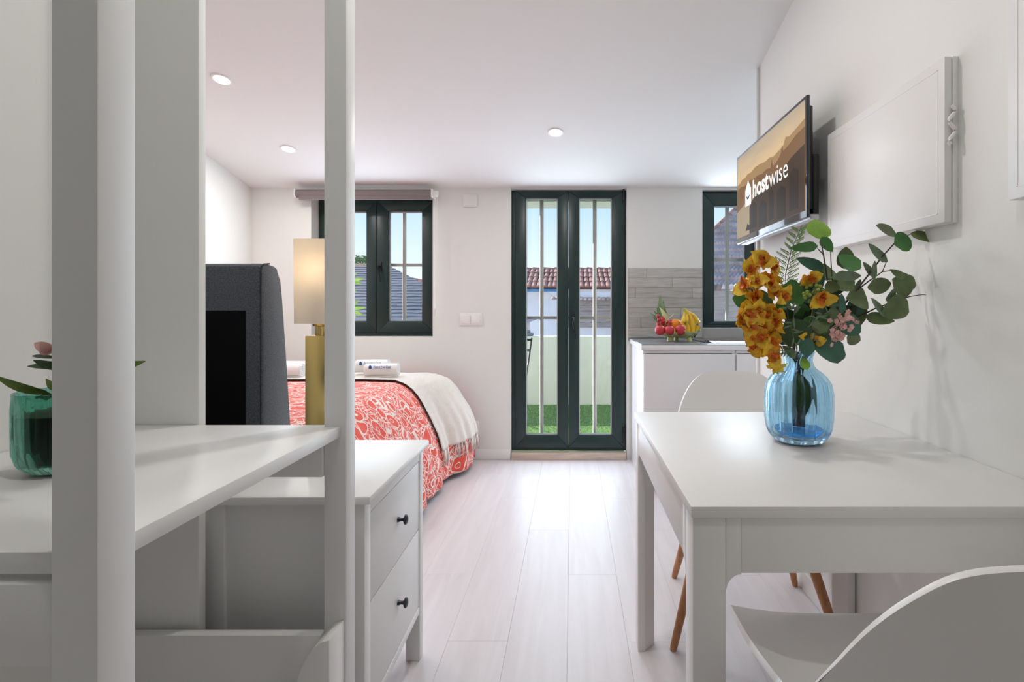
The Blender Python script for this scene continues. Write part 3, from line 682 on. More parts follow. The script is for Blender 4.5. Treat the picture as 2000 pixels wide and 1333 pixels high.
# ================================================================== BED
HX = -.819
bed = thing('bed', 'double bed with charcoal upholstered headboard against the partition', 'bed', (-1.5, 2.5, 0))
prof = [(1.400,.10),(1.400,1.165),(1.404,1.180),(1.415,1.187),(1.440,1.190),(1.466,1.187),(1.488,1.174),(1.503,1.150),(1.512,1.10),(1.530,.95),(1.548,.80),(1.562,.66),(1.575,.40),(1.578,.10)]
bm = NB(); ends = []
xs = [-2.22, -2.215, -2.20, HX-.012, HX-.004, HX]
ins = [.012, .004, 0, 0, .003, .010]
cy = sum(p[0] for p in prof)/len(prof)
for xx, i_ in zip(xs, ins):
    ends.append([bm.verts.new((xx, p[0]+(i_ if p[0] < cy else -i_), p[1]-(i_ if p[1] > 1.0 else 0))) for p in prof])
n = len(prof)
for a, b in zip(ends, ends[1:]):
    for i in range(n): bm.faces.new((a[i], a[(i+1) % n], b[(i+1) % n], b[i]))
bm.faces.new(ends[0]); bm.faces.new(ends[-1][::-1]); bmesh.ops.recalc_face_normals(bm, faces=bm.faces)
hb = obj('headboard', bm, M['cloth_dark'], bed)
bm = NB(); bx(bm, -2.16, -.859, 1.3965, 1.402, .12, 1.063, .001); obj('back_lining', bm, M['cloth_black'], hb, label='black cloth lining stapled to the back')
bm = NB(); tube(bm, [(HX-.003, p[0]+(.004 if p[0] < cy else -.004), p[1]) for p in prof[:5]], .0022, 6); obj('piping', bm, M['piping'], hb)
bm = NB(); bx(bm, -2.15, -1.07, 1.62, 3.50, .26, .585, .06, 4); obj('mattress', bm, M['towel'], bed)
bm = NB(); bx(bm, -2.15, -.93, 1.60, 3.50, .10, .255, .01); obj('base', bm, M['cloth_dark'], bed)
for xx in (-2.1, -.98):
    for yy in (1.75, 3.40):
        bm = NB(); tube(bm, [(xx, yy, .0), (xx, yy, .11)], [.02,.026], 10); obj('leg', bm, M['darkmetal'], bed)

near = [(-2.235,.10),(-2.23,.5),(-2.18,.60),(-2.05,.62),(-1.6,.622),(-1.25,.622),(-1.07,.617),(-1.02,.600),(-.98,.570),(-.945,.530),(-.917,.488),(-.87,.400),(-.825,.305),(-.797,.215),(-.780,.12),(-.770,.035)]
foot = [(-2.235,.10),(-2.23,.5),(-2.18,.60),(-2.05,.62),(-1.6,.622),(-1.20,.622),(-.98,.620),(-.92,.616),(-.86,.600),(-.81,.560),(-.767,.500),(-.715,.420),(-.680,.350),(-.655,.240),(-.655,.14),(-.672,.035)]
def sstep(a, b, x): t = max(0, min(1, (x-a)/(b-a))); return t*t*(3-2*t)
def cover_pt(y, s, off=0.0, fold=0.0):
    """point on the bed cover at depth y, s = 0..15 across"""
    k = sstep(3.18, 3.52, y); i = min(14, int(s)); f = s-i
    def at(pr):
        p0, p1 = pr[i], pr[i+1]; return (p0[0]+(p1[0]-p0[0])*f, p0[1]+(p1[1]-p0[1])*f)
    a, b = at(near), at(foot)
    x_, z_ = a[0]+(b[0]-a[0])*k, a[1]+(b[1]-a[1])*k
    if y > 3.52:
        dz = (y-3.52)/.10; z_ -= .02*dz*dz
    wv = max(0, (s-8)/7.0)
    x_ += (.012*math.sin(y*17)+.008*math.sin(y*41+1))*wv + fold*wv*wv
    x_ = min(x_, -.845+.12*sstep(1.67, 1.95, y)+(.5 if y > 1.95 else 0))
    nx, nz = (.0, 1.0) if s < 7 else (.8, .6)
    return Vector((x_+nx*off, y, z_+nz*off))
def smooth_s(j, n): return 15.0*j/n
bm = NB(); uvl = bm.loops.layers.uv.new('UVMap'); rows = []
ys = [1.575+(3.62-1.575)*i/90 for i in range(91)]; NS = 75
acc = [0.0]
for j in range(NS): acc.append(acc[-1]+(cover_pt(2.5, smooth_s(j+1,NS))-cover_pt(2.5, smooth_s(j,NS))).length)
for y in ys: rows.append([bm.verts.new(cover_pt(y, smooth_s(j, NS))) for j in range(NS+1)])
# foot end hanging down
for (dy, zz) in ((.012, .50), (.018, .30), (.02, .05)):
    rows.append([bm.verts.new(Vector((v.co.x, 3.62+dy, min(v.co.z, zz)))) for v in rows[90]]); ys.append(3.62+.1+(.6-zz))
for i in range(len(rows)-1):
    for j in range(NS):
        f = bm.faces.new((rows[i][j], rows[i][j+1], rows[i+1][j+1], rows[i+1][j]))
        for lp, (a, b) in zip(f.loops, ((i,j),(i,j+1),(i+1,j+1),(i+1,j))): lp[uvl].uv = (acc[b], ys[a])
bmesh.ops.recalc_face_normals(bm, faces=bm.faces)
o = obj('bedspread', bm, M['coral'], smooth=True); tag(o, 'coral red bedspread with cream scroll print covering the bed', 'bedspread')
sm = o.modifiers.new('thick', 'SOLIDIFY'); sm.thickness = .006; sm.offset = 1

# cream throw across the foot of the bed
th = thing('throw_blanket', 'cream throw blanket with fringe across the foot of the bed', 'blanket', (-1.4, 3.4, .62))
bm = NB(); rows = []
NY, NJ = 60, 70; S0, S1 = 3.0, 13.15
for i in range(NY+1):
    y = 3.20+(3.615-3.20)*i/NY
    fold = .016*math.sin((y-3.2)*55)+.010*math.sin((y-3.2)*110+.8)
    rows.append([bm.verts.new(cover_pt(y, S0+(S1-S0)*j/NJ, .016+.002*math.sin(j*.7+i*.35), fold)) for j in range(NJ+1)])
for a, b in zip(rows, rows[1:]):
    for j in range(NJ): bm.faces.new((a[j], a[j+1], b[j+1], b[j]))
bmesh.ops.recalc_face_normals(bm, faces=bm.faces)
edge = [v.co.copy() for v in [r[-1] for r in rows]]
o = obj('cloth', bm, M['throw'], th, smooth=True)
sm = o.modifiers.new('thick', 'SOLIDIFY'); sm.thickness = .004; sm.offset = 1
bm = NB()
for i in range(0, NY+1):
    for q in range(2):
        p = edge[i]+Vector((0, random.uniform(-.003,.003), .004)); y2 = p.y+random.uniform(-.012,.012)
        tube(bm, [p, p+Vector((.006, (y2-p.y)*.5, -.045)), Vector((p.x+.004+random.uniform(-.004,.006), y2, p.z-.085-random.uniform(0,.02)))], [.0022,.0018,.0012], 5)
o = obj('fringe', bm, M['fringe'], th, smooth=True); o['kind'] = 'stuff'
bm = NB(); tube(bm, [cover_pt(3.199, S0+(S1-S0)*j/NJ, .018) for j in range(NJ+1)], .0035, 6); obj('hem', bm, M['piping'], th, label='dark stitched edge')

# rolled towels
def roll_mesh(r, Ln):
    bm = NB(); pts = []
    for i in range(64):
        t = i/63; a = t*2*math.pi*3.2; rr = .008+(r-.008)*t
        pts.append((rr*math.cos(a), rr*math.sin(a)))
    A = [bm.verts.new((-Ln/2, p[0], p[1])) for p in pts]; B = [bm.verts.new((Ln/2, p[0], p[1])) for p in pts]
    for i in range(63): bm.faces.new((A[i], A[i+1], B[i+1], B[i]))
    return bm
def towel(px, py, Y, yaw, label, prnt=False, Ln=.205, r=.043):
    c = P(px, py, Y); t = thing('rolled_towel', label, 'towel', c, 'rolled white towels on the bed', rotz=yaw)
    o = obj('roll', roll_mesh(r, Ln), M['towel'], t, local=True, smooth=True)
    sm = o.modifiers.new('thick', 'SOLIDIFY'); sm.thickness = .007; sm.offset = -1
    bm = NB(); tube(bm, [(-Ln/2+.006,0,0),(Ln/2-.006,0,0)], r-.006, 20); obj('core', bm, M['towel'], t, local=True)
    if prnt:
        f = text_obj('towel_print', 'hostwise', .030, 0, .0004, M['blue_print'], t, 'CENTER')
        f.location = (.012, -r*.93-.001, .012); f.rotation_euler = (R(72), 0, 0)
        bm = NB(); prism(bm, [(-.068,.011),(-.068,.025),(-.060,.034),(-.052,.025),(-.052,.011)], 'y', -r-.0012, -r+.004); obj('towel_emblem', bm, M['blue_print'], t, local=True)
    return t
ztw = .622+.02+.043
def ty(z_, Y): return VPY+(CAM_H-z_)*F_PX/Y
towel(746, ty(ztw, 3.32), 3.32, R(5), 'front rolled white towel at right with blue print', True)
towel(727, ty(ztw+.012, 3.43), 3.43, R(5), 'rolled white towel just behind the printed one at right', True)
towel(560, ty(ztw, 3.30), 3.30, R(-4), 'rolled white towel showing between headboard and brass lamp')
towel(578, ty(ztw+.004, 3.42), 3.42, R(-4), 'rolled white towel behind the one beside the brass lamp')

# ================================================================== KITCHENETTE
CZ = .858; KX0, KY = .401, 3.10
wt = thing('worktop', 'grey kitchen worktop with white front edge under the fruit bowl', 'worktop', (1.0, 3.4, CZ-.034))
bm = NB(); bx(bm, KX0+.004, 1.748, KY+.004, YB-.013, CZ-.006, CZ, .001); obj('surface', bm, M['worktop'], wt)
bm = NB(); bx(bm, KX0, 1.749, KY, YB-.013, CZ-.034, CZ-.006, .002); obj('edge_band', bm, M['cab'], wt)
def cabinet(x0, x1, label, side_left):
    t = thing('base_cabinet', label, 'cabinet', ((x0+x1)/2, 3.42, 0), 'white base cabinets under the worktop')
    bm = NB(); z0, z1 = .10, CZ-.036
    bx(bm, x0, x0+.018, KY+.024, YB-.015, 0 if side_left else z0, z1, .001); bx(bm, x1-.018, x1, KY+.024, YB-.015, z0, z1, .001)
    bx(bm, x0+.018, x1-.018, KY+.03, YB-.015, z0, z0+.018); bx(bm, x0+.018, x1-.018, YB-.030, YB-.015, z0, z1); bx(bm, x0+.018, x1-.018, KY+.045, YB-.03, z1-.03, z1)
    obj('carcass', bm, M['cab'], t)
    bm = NB(); bx(bm, x0+.003, x1-.003, KY+.018, KY+.036, P(0,691,KY)[2], z1-.001, .001); obj('top_rail', bm, M['cab'], t)
    bm = NB(); bx(bm, x0+.002, x1-.002, KY+.004, KY+.022, .11, P(0,692.5,KY)[2], .002); obj('door', bm, M['cab'], t)
    bm = NB(); bx(bm, x0+.018, x1, KY+.07, KY+.085, .0, .10); obj('plinth', bm, M['cab'], t)
    bm = NB(); tube(bm, [(x0+.05, KY+.12, 0), (x0+.05, KY+.12, .10)], .018, 10); obj('foot', bm, M['darkmetal'], t)
cabinet(KX0+.012, .953, 'white handleless base cabinet under the fruit bowl', True)
cabinet(.955, 1.50, 'white handleless base cabinet partly hidden behind the vase flowers', False)
bm = NB(); bx(bm, .80, 1.32, 3.18, 3.62, CZ+.0005, CZ+.006, .002); tag(obj('hob', bm, M['hob']), 'black glass hob on the worktop right of the fruit bowl', 'hob')

# fruit bowl
bc = Vector((.680, 3.42, CZ+.001)); kb = 3.42/F_PX
fb = thing('fruit_bowl', 'lime green leaf-edged ceramic bowl on the worktop', 'bowl', bc)
bm = NB(); n = 48; rings = []
prof_b = [(.03,.020),(.075,.024),(.115,.036),(.140,.052),(.146,.058),(.138,.056),(.112,.042),(.07,.032),(.02,.030)]
for (r, z) in prof_b:
    ring = []
    for i in range(n):
        t = 2*math.pi*i/n; k = max(0, (r-.07)/.076)
        rr = r*(1+.035*k*math.sin(8*t)); ring.append(bm.verts.new((bc.x+rr*math.cos(t), bc.y+rr*.85*math.sin(t), bc.z+z*1.12+.008*k*math.sin(8*t+1))))
    rings.append(ring)
for a, b in zip(rings, rings[1:]):
    for i in range(n): bm.faces.new((a[i], a[(i+1) % n], b[(i+1) % n], b[i]))
bm.faces.new(rings[0][::-1]); bm.faces.new(rings[-1]); bmesh.ops.recalc_face_normals(bm, faces=bm.faces)
obj('dish', bm, M['bowl'], fb)
for a in (R(215), R(325), R(90)):
    bm = NB(); c = bc+Vector((.075*math.cos(a), .06*math.sin(a), 0)); tube(bm, [c, c+Vector((0,0,.026))], [.020,.014], 12); obj('foot', bm, M['bowl'], fb)
def fruit(name, c, r, m, label, cat, sc=(1,1,1), group=None, stalk=True):
    t = thing(name, label, cat, c-Vector((0,0,r*sc[2])), group)
    bm = NB(); lathe(bm, [(0,-.86*r),(.25*r,-.94*r),(.6*r,-.82*r),(.9*r,-.45*r),(1.0*r,.05*r),(.92*r,.5*r),(.66*r,.80*r),(.35*r,.90*r),(.12*r,.82*r),(0,.74*r)], c, n=24)
    bmesh.ops.scale(bm, vec=sc, verts=bm.verts, space=Matrix.Translation(-c)); obj('flesh', bm, m, t)
    if stalk: bm = NB(); tube(bm, [c+Vector((0,0,r*.72*sc[2])), c+Vector((.003,0,r*1.1*sc[2]))], .0015, 6); obj('stalk', bm, M['bark'], t)
G_A = 'red apples at the front of the fruit bowl'
fruit('apple', P(1289,645.5,3.335), .033, M['apple'], 'leftmost red apple in the fruit bowl', 'apple', group=G_A)
fruit('apple', P(1307.5,646,3.315), .031, M['apple'], 'dark red apple in the middle front of the fruit bowl', 'apple', group=G_A)
fruit('apple', P(1329,645,3.325), .035, M['apple'], 'red apple with pale highlight next to the bananas', 'apple', group=G_A)
fruit('orange', P(1320,633,3.42), .033, M['orange'], 'orange behind the front apples in the fruit bowl', 'orange', stalk=False)
fruit('peach', P(1333,636,3.48), .034, M['peach'], 'peach between the orange and bananas', 'peach', stalk=False)
gr = thing('grape_bunch', 'bunch of red grapes heaped at left of the fruit bowl', 'grapes', P(1295,648,3.43))
for q in range(34):
    pxg = 1284+random.random()*28; f_ = (pxg-1287)/26
    pyg = 618+random.random()*22+f_*8; c = P(pxg, pyg, 3.385+random.random()*.07); bm = NB(); ball(bm, c, .0105, 10, 7, (1,1,1.15)); obj('grape', bm, M['grape'], gr, smooth=True)
bm = NB(); tube(bm, [P(1299,632,3.40), P(1307,622,3.39), P(1316,614,3.385)], [.003,.0025,.003], 6); obj('stalk', bm, M['stalk'], gr)
bn = thing('banana_bunch', 'bunch of yellow bananas at right of the fruit bowl', 'bananas', P(1347,655,3.40))
hub = P(1337.5,606,3.42)
for q, (mx1, my1, tx, ty_) in enumerate(((1334,630,1336,655),(1341,628,1342,656),(1351,628,1352,657),(1363,630,1357,657))):
    a = hub; b_ = P((1338+mx1)/2+1+q*1.2, 616, 3.41); c_ = P(mx1, my1, 3.37+.02*q); d_ = P((mx1+tx)/2+1, my1+15, 3.37+.02*q); e_ = P(tx, ty_, 3.385+.02*q)
    pts = []
    for (p0,p1) in ((a,b_),(b_,c_),(c_,d_),(d_,e_)):
        for s_ in (0,.5): pts.append(p0.lerp(p1, s_))
    pts.append(e_)
    bm = NB(); tube(bm, pts, [.006,.007,.009,.0135,.0175,.018,.0175,.013,.005], 8); o = obj('banana', bm, M['banana'], bn, smooth=True)
    bm = NB(); tube(bm, [pts[-1], pts[-1]+(pts[-1]-pts[-2])*.35], [.0055,.004], 8); obj('tip', bm, M['banana_tip'], o)
bm = NB(); tube(bm, [P(1335,603,3.42), hub, P(1341,617,3.415)], [.010,.011,.012], 10); obj('crown', bm, M['banana_neck'], bn)
pi_ = thing('pineapple', 'pineapple with spiky green crown behind the grapes', 'pineapple', P(1303,652,3.50))
cpi = P(1300,640,3.50)
bm = NB(); ball(bm, cpi, .042, 16, 12, (1.35,1,1), rot=Matrix.Rotation(R(38), 3, 'Y')); obj('flesh', bm, M['pine_skin'], pi_, smooth=True)
root_ = P(1294,634,3.50)
for (tx, ty_, wd, dy) in ((1289,577,13,0),(1283,600,9,.02),(1276,607,8,-.02),(1274,617,8,.03),(1279,624,9,-.03),(1299,600,8,.03),(1302,608,7,-.03),(1296,585,8,.04),(1270,612,6,.01)):
    add_leaf(pi_, root_, P(tx, ty_, 3.50+dy), wd*kb, M['pine_leaf'], shape='lance', bend=.06, fold=.5)
add_leaf(pi_, P(1304,638,3.46), P(1288,600,3.46), 11*kb, M['stalk'], shape='lance', bend=.1, fold=.4)

# ================================================================== DINING TABLE
TX0, TX1, TY0, TY1, TZ = .200, .8835, .898, 1.716, .735
tb = thing('dining_table', 'white dining table with blue vase against the right wall', 'table', ((TX0+TX1)/2, (TY0+TY1)/2, 0))
bm = NB(); bx(bm, TX0, TX1, TY0, TY1, TZ-.020, TZ, .0025); obj('tabletop', bm, M['table'], tb)
lw, tn = .056, .022; zl = TZ-.0205
for sx in (0, 1):
    for sy in (0, 1):
        X0 = TX0+.004 if sx == 0 else TX1-.004; Y0_ = TY0+.004 if sy == 0 else TY1-.004
        ux = 1 if sx == 0 else -1; uy = 1 if sy == 0 else -1
        pts = [(0,0),(lw,0),(lw,tn),(lw-.010,tn+.008),(tn+.008,lw-.010),(tn,lw),(0,lw)]
        bm = NB(); prism(bm, [(X0+ux*a, Y0_+uy*b) for a, b in pts], 'z', 0, zl, .0015)
        obj('leg', bm, M['table'], tb)
az0 = zl-.094
for yy, uy in ((TY0+.004, 1), (TY1-.004, -1)):
    bm = NB(); ya_, yb2 = sorted((yy, yy+uy*.02)); bx(bm, TX0+.004+lw+.0004+.026, TX1-.004-lw-.026, ya_, yb2, az0, zl, .001); obj('apron', bm, M['table'], tb)
    for sx in (0, 1):   # curved haunch between leg and apron
        X0 = TX0+.004+lw if sx == 0 else TX1-.004-lw; ux = 1 if sx == 0 else -1
        pts = [(X0+ux*.0003, zl), (X0+ux*.0262, zl), (X0+ux*.0262, az0-.002)]
        for q in range(9):
            a = q/8*math.pi/2; pts.append((X0+ux*(.0262-.026*math.sin(a)), az0-.002-.033*(1-math.cos(a))))
        bm = NB(); prism(bm, pts, 'y', ya_, yb2, .0006); obj('haunch', bm, M['table'], tb)
for xx, ux in ((TX0+.004, 1), (TX1-.004, -1)):
    bm = NB(); xa_, xb2 = sorted((xx, xx+ux*.02)); bx(bm, xa_, xb2, TY0+.004+lw+.0264, TY1-.004-lw-.0264, az0, zl, .001); obj('apron', bm, M['table'], tb)
    for sy in (0, 1):
        Y0_ = TY0+.004+lw if sy == 0 else TY1-.004-lw; uy = 1 if sy == 0 else -1
        pts = [(Y0_+uy*.0003, zl), (Y0_+uy*.0262, zl), (Y0_+uy*.0262, az0-.002)]
        for q in range(9):
            a = q/8*math.pi/2; pts.append((Y0_+uy*(.0262-.026*math.sin(a)), az0-.002-.033*(1-math.cos(a))))
        bm = NB(); prism(bm, pts, 'x', xa_, xb2, .0006); obj('haunch', bm, M['table'], tb)

# ================================================================== CHAIRS (moulded shell on wooden legs)
PROF = [(-.246,.405),(-.250,.425),(-.243,.442),(-.222,.452),(-.17,.448),(-.10,.436),(-.03,.427),(.04,.425),(.10,.433),(.145,.450),(.182,.485),(.205,.535),(.222,.585),(.238,.64),(.252,.695),(.264,.745),(.272,.785),(.276,.802)]
HALF = [.190,.200,.212,.222,.228,.230,.228,.228,.234,.240,.240,.232,.222,.215,.208,.201,.193,.188]
LIFT = [.006,.008,.012,.020,.036,.054,.070,.084,.095,.102,.098,.076,.058,.050,.044,.038,.034,.030]
def interp(arr, t):          # smooth (Catmull-Rom) reading of a table
    t = max(0, min(len(arr)-1.0001, t)); i = int(t); f = t-i; n_ = len(arr)-1
    q = [arr[max(0, i-1)], arr[i], arr[min(n_, i+1)], arr[min(n_, i+2)]]
    cr = lambda p0, p1, p2, p3: .5*(2*p1+(p2-p0)*f+(2*p0-5*p1+4*p2-p3)*f*f+(3*p1-p0-3*p2+p3)*f**3)
    return tuple(cr(*[p[k] for p in q]) for k in range(2)) if isinstance(arr[0], tuple) else cr(*q)
def shell_bm():
    bm = NB(); NU, NV = 44, 48; rows = []; K = len(PROF)-1
    for j in range(NV+1):
        row = []
        for i in range(NU+1):
            s = .45*(-1+2*i/NU)+.55*math.sin((-1+2*i/NU)*math.pi/2); v = j/NV
            top_cut = 5.4*(1-math.sqrt(max(0, 1-abs(s)**2.2)))      # rounds the top edge
            fr_cut = 1.6*abs(s)**4
            t = fr_cut + (K-top_cut-fr_cut)*v
            y, z = interp(PROF, t); hw = interp(HALF, t); lf = interp(LIFT, t)
            y2, z2 = interp(PROF, min(K-.01, t+.2)); y1, z1 = interp(PROF, max(0, t-.2))
            d = Vector((0, y2-y1, z2-z1)).normalized(); nrm = Vector((0, -d.z, d.y))
            e_ = abs(s)**2.8*lf
            p = Vector((s*hw, y, z)) + nrm*e_
            row.append(bm.verts.new(p))
        rows.append(row)
    for a, b in zip(rows, rows[1:]):
        for i in range(NU): bm.faces.new((a[i], a[i+1], b[i+1], b[i]))
    bmesh.ops.recalc_face_normals(bm, faces=bm.faces)
    return bm
def make_chair():
    t = thing('dining_chair', '', 'chair', (0,0,0), 'white shell dining chairs', rotz=.0001)
    o = obj('shell', shell_bm(), M['chair_plastic'], t, smooth=True, local=True)
    sm = o.modifiers.new('thick', 'SOLIDIFY'); sm.thickness = .010; sm.offset = 0
    bv = o.modifiers.new('round', 'BEVEL'); bv.width = .0038; bv.segments = 3; bv.limit_method = 'ANGLE'; bv.angle_limit = R(50)
    for sx in (-1, 1):
        for sy in (-1, 1):
            bm = NB(); top = Vector((sx*.135, sy*.105+.0, .405)); bot = Vector((sx*(.25 if sy < 0 else .225), sy*(.235 if sy < 0 else .215), .0))
            tube(bm, [top.lerp(bot, k) for k in (0,.15,.5,.97,1)], [.0165,.0175,.0155,.0115,.0095], 14); obj('leg', bm, M['wood'], t, local=True)
    for sy in (-1, 1):
        bm = NB(); prism(bm, [(-.155,.335),(.155,.335),(.145,.395),(-.145,.395)], 'y', sy*.115-.009, sy*.115+.009, .003); obj('crossbar', bm, M['wood'], t, local=True)
    bm = NB()
    tube(bm, [(-.165,-.14,.31),(.165,.14,.31)], .0045, 8); tube(bm, [(.165,-.14,.318),(-.165,.14,.318)], .0045, 8); obj('brace_rod', bm, M['darkmetal'], t, local=True)
    bm = NB(); bx(bm, -.07, .07, -.07, .07, .385, .416, .003); obj('mount', bm, M['darkmetal'], t, local=True)
    for sx in (-1, 1):
        bm = NB(); ball(bm, (sx*.150, -.128, .355), .006, 8, 6); obj('bolt', bm, M['steel'], t, local=True)
    return t
ch1 = make_chair(); ch1['label'] = 'white shell chair with wooden legs on the far side of the table'
ch1.scale = (1.02, 1.02, 1.02); ch1.location = (.600, 1.865, 0); ch1.rotation_euler = (0, 0, R(-8))
ch2 = copy_tree(ch1); ch2['label'] = 'white shell chair in the bottom right corner, seen from behind'
ch2.location = (.545, .850, 0); ch2.rotation_euler = (0, 0, R(180)); ch2.scale = (1.02, 1, .985)

# ================================================================== RIGHT WALL: TELEVISION AND COVER BOARDS
TXF = .780; ty0, ty1, tz0, tz1 = 1.773, 2.527, 1.3725, 1.782
tv = thing('television', 'wall-mounted television showing sunset city picture with white wordmark', 'television', (TXF, 2.15, tz0))
bm = NB(); bx(bm, TXF, TXF+.012, ty0, ty1, tz0, tz1, .003); obj('bezel', bm, M['tvgloss'], tv)
bm = NB(); prism(bm, [(TXF+.0115, ty0+.01), (TXF+.0115, ty1-.01), (TXF+.03, ty1-.05), (TXF+.03, ty0+.02)], 'z', tz0+.03, tz1-.03, .003)
obj('rear_shell', bm, M['tvblack'], tv)
bm = NB(); bx(bm, TXF+.029, TXF+.052, ty0+.02, ty1-.06, tz0+.005, tz0+.22, .006); obj('rear_box', bm, M['tvblack'], tv)
bm = NB(); bx(bm, TXF+.012, TXF+.045, ty0+.004, ty1-.02, tz0-.006, tz0+.012, .004); obj('lower_edge', bm, M['steel'], tv)
bm = NB(); bx(bm, TXF+.045, XR, 2.04, 2.26, 1.50, 1.66, .003); obj('wall_bracket', bm, M['darkmetal'], tv)
sy0, sy1, sz0, sz1 = ty0+.012, ty1-.012, tz0+.024, tz1-.012
def scr(name, poly, m, dx):          # poly in (u, v) screen units, 0..1, left to right
    bm = NB(); SX = TXF-dx
    prism(bm, [(sy1-(sy1-sy0)*u, sz0+(sz1-sz0)*v) for u, v in poly], 'x', SX, SX+.0006)
    return obj(name, bm, m, tv, smooth=False)
bm = NB(); bx(bm, TXF-.0006, TXF+.001, sy0, sy1, sz0, sz1); so = obj('screen', bm, M['scr_sky'], tv)
def sub(name, poly, m, dx): o = scr(name, poly, m, dx); o.parent = so; return o
sk2 = [(0,0),(0,.66),(.05,.67),(.1,.70),(.16,.70),(.2,.72),(.27,.71),(.33,.735),(.42,.73),(.5,.71),(.56,.72),(.62,.70),(.7,.72),(.75,.735),(.78,.80),(.83,.78),(.9,.80),(1,.83),(1,0)]
sub('picture_hill', sk2, M['scr_hill2'], .0010)
sk1 = [(0,0),(0,.60),(.08,.62),(.15,.60),(.24,.63),(.3,.61),(.38,.62),(.46,.60),(.52,.62),(.58,.60),(.595,.69),(.61,.60),(.68,.63),(.72,.67),(.735,.75),(.75,.68),(.82,.70),(.9,.74),(1,.76),(1,0)]
sub('picture_hill', sk1, M['scr_hill'], .0014)
sub('picture_water', [(0,0),(0,.32),(.10,.36),(.25,.44),(.34,.46),(.34,0)], M['scr_water'], .0018)
sub('picture_town', [(.24,0),(.24,.30),(.27,.36),(.36,.42),(.5,.43),(.62,.50),(.72,.48),(.85,.56),(1,.60),(1,0)], M['scr_town'], .0022)
for (u0, u1, v0, v1) in ((.27,.36,.05,.30),(.40,.52,.03,.26),(.56,.62,.05,.34),(.67,.78,.02,.30),(.83,.93,.05,.40)):
    sub('picture_facade', [(u0,v0),(u1,v0),(u1,v1),((u0+u1)/2,v1+.05),(u0,v1)], M['scr_town2'], .0026)
sub('picture_boat', [(.17,.05),(.27,.05),(.27,.10),(.24,.10),(.20,.13),(.19,.09)], M['scr_town2'], .0026)
sub('house_emblem', [(.165,.34),(.27,.34),(.27,.53),(.2175,.635),(.165,.53)], M['scr_white'], .0030)
sub('emblem_smile', [(.188,.45),(.2,.425),(.2175,.412),(.235,.425),(.247,.45),(.240,.455),(.2175,.434),(.195,.455)], M['scr_ink'], .0034)
def scr_text(body, y, z, size, off):
    o = text_obj('wordmark', body, size, off, .0002, M['scr_white'], so)
    o.matrix_local = Matrix.Translation(Vector((TXF-.0034, y, z))-ORIGIN[so.name]) @ Matrix(((0,0,-1,0),(-1,0,0,0),(0,1,0,0),(0,0,0,1)))
    return o
yt = sy1-.30*(sy1-sy0); zt2 = sz0+.40*(sz1-sz0)
wm1 = scr_text('host', yt, zt2, .104, .0030)
wm2 = scr_text('wise', yt-.192, zt2, .104, -.0004)

def cover(name, y0, y1, z0, z1, label, clip):
    t = thing(name, label, 'cover board', (XR-.02, (y0+y1)/2, z0), 'white cover boards on the right wall')
    bm = NB(); bx(bm, XR-.013, XR, y0, y1, z0, z1, .001); obj('back_frame', bm, M['plastic'], t)
    bm = NB(); bx(bm, XR-.032, XR-.0145, y0, y1, z0, z1, .003); p = obj('front_board', bm, M['table'], t)
    bm = NB(); g = .022
    for (a, b, c, d) in ((y0+g, y1-g, z0+g, z0+g+.002), (y0+g, y1-g, z1-g-.002, z1-g), (y0+g, y0+g+.002, z0+g, z1-g), (y1-g-.002, y1-g, z0+g, z1-g)):
        bx(bm, XR-.0326, XR-.031, a, b, c, d)
    obj('groove', bm, M['white_satin'], p)
    if clip:
        bm = NB(); zc = (z0+z1)/2+.03
        tube(bm, [(XR-.020+.007*math.sin(q*.75), y0-.0075, zc+.045-q*.0056) for q in range(17)], .0042, 8); obj('hook', bm, M['plastic'], t)
cover('wall_cover_board', 1.2207, 1.781, 1.267, 1.648, 'white rectangular cover board on the wall beside the television', True)
cover('wall_cover_board', .52, 1.0437, 1.280, 1.72, 'white cover board cut off by the right edge near the ceiling', False)

# ================================================================== VASE AND FLOWERS
VY = 1.335; vc = Vector((.5665, VY, TZ+.0008)); kv = VY/F_PX
vs = thing('glass_vase', 'ribbed blue glass vase of flowers on the dining table', 'vase', vc)
def z_of(py): return (869-py)*kv
vo = [(.030,.0,.2),(.046,.001,.4),(.058,.006,.8),(.068,.018,1),(.0745,.035,1),(.0775,.06,1),(.0785,.095,1),(.0775,.125,1),(.073,.147,1),(.063,.164,1),(.050,.176,1),(.040,.184,1),(.0345,.192,.8),(.0325,.202,.5),(.034,.214,.3),(.039,.224,.1)]
vi = [(.0375,.2245,.1),(.0315,.213,.3),(.030,.202,.4),(.0320,.1915,.5),(.0375,.182,.6),(.0475,.174,.6),(.0605,.162,.6),(.0703,.1455,.6),(.0747,.124,.6),(.0757,.095,.6),(.0747,.06,.6),(.0715,.036,.6),(.064,.022,.5),(.052,.016,.3),(.0,.015,0)]
bm = NB(); lathe(bm, [(.0,.0,0)]+vo+vi, vc, n=192, rib=16, rib_amp=.11); obj('glass_body', bm, M['blueglass'], vs)
bm = NB(); lathe(bm, [(.0,.0165),(.050,.017),(.061,.0235),(.0665,.032),(.0,.033)], vc, n=48); obj('base_lens', bm, M['bluebase'], vs, label='deep blue thick glass bottom')

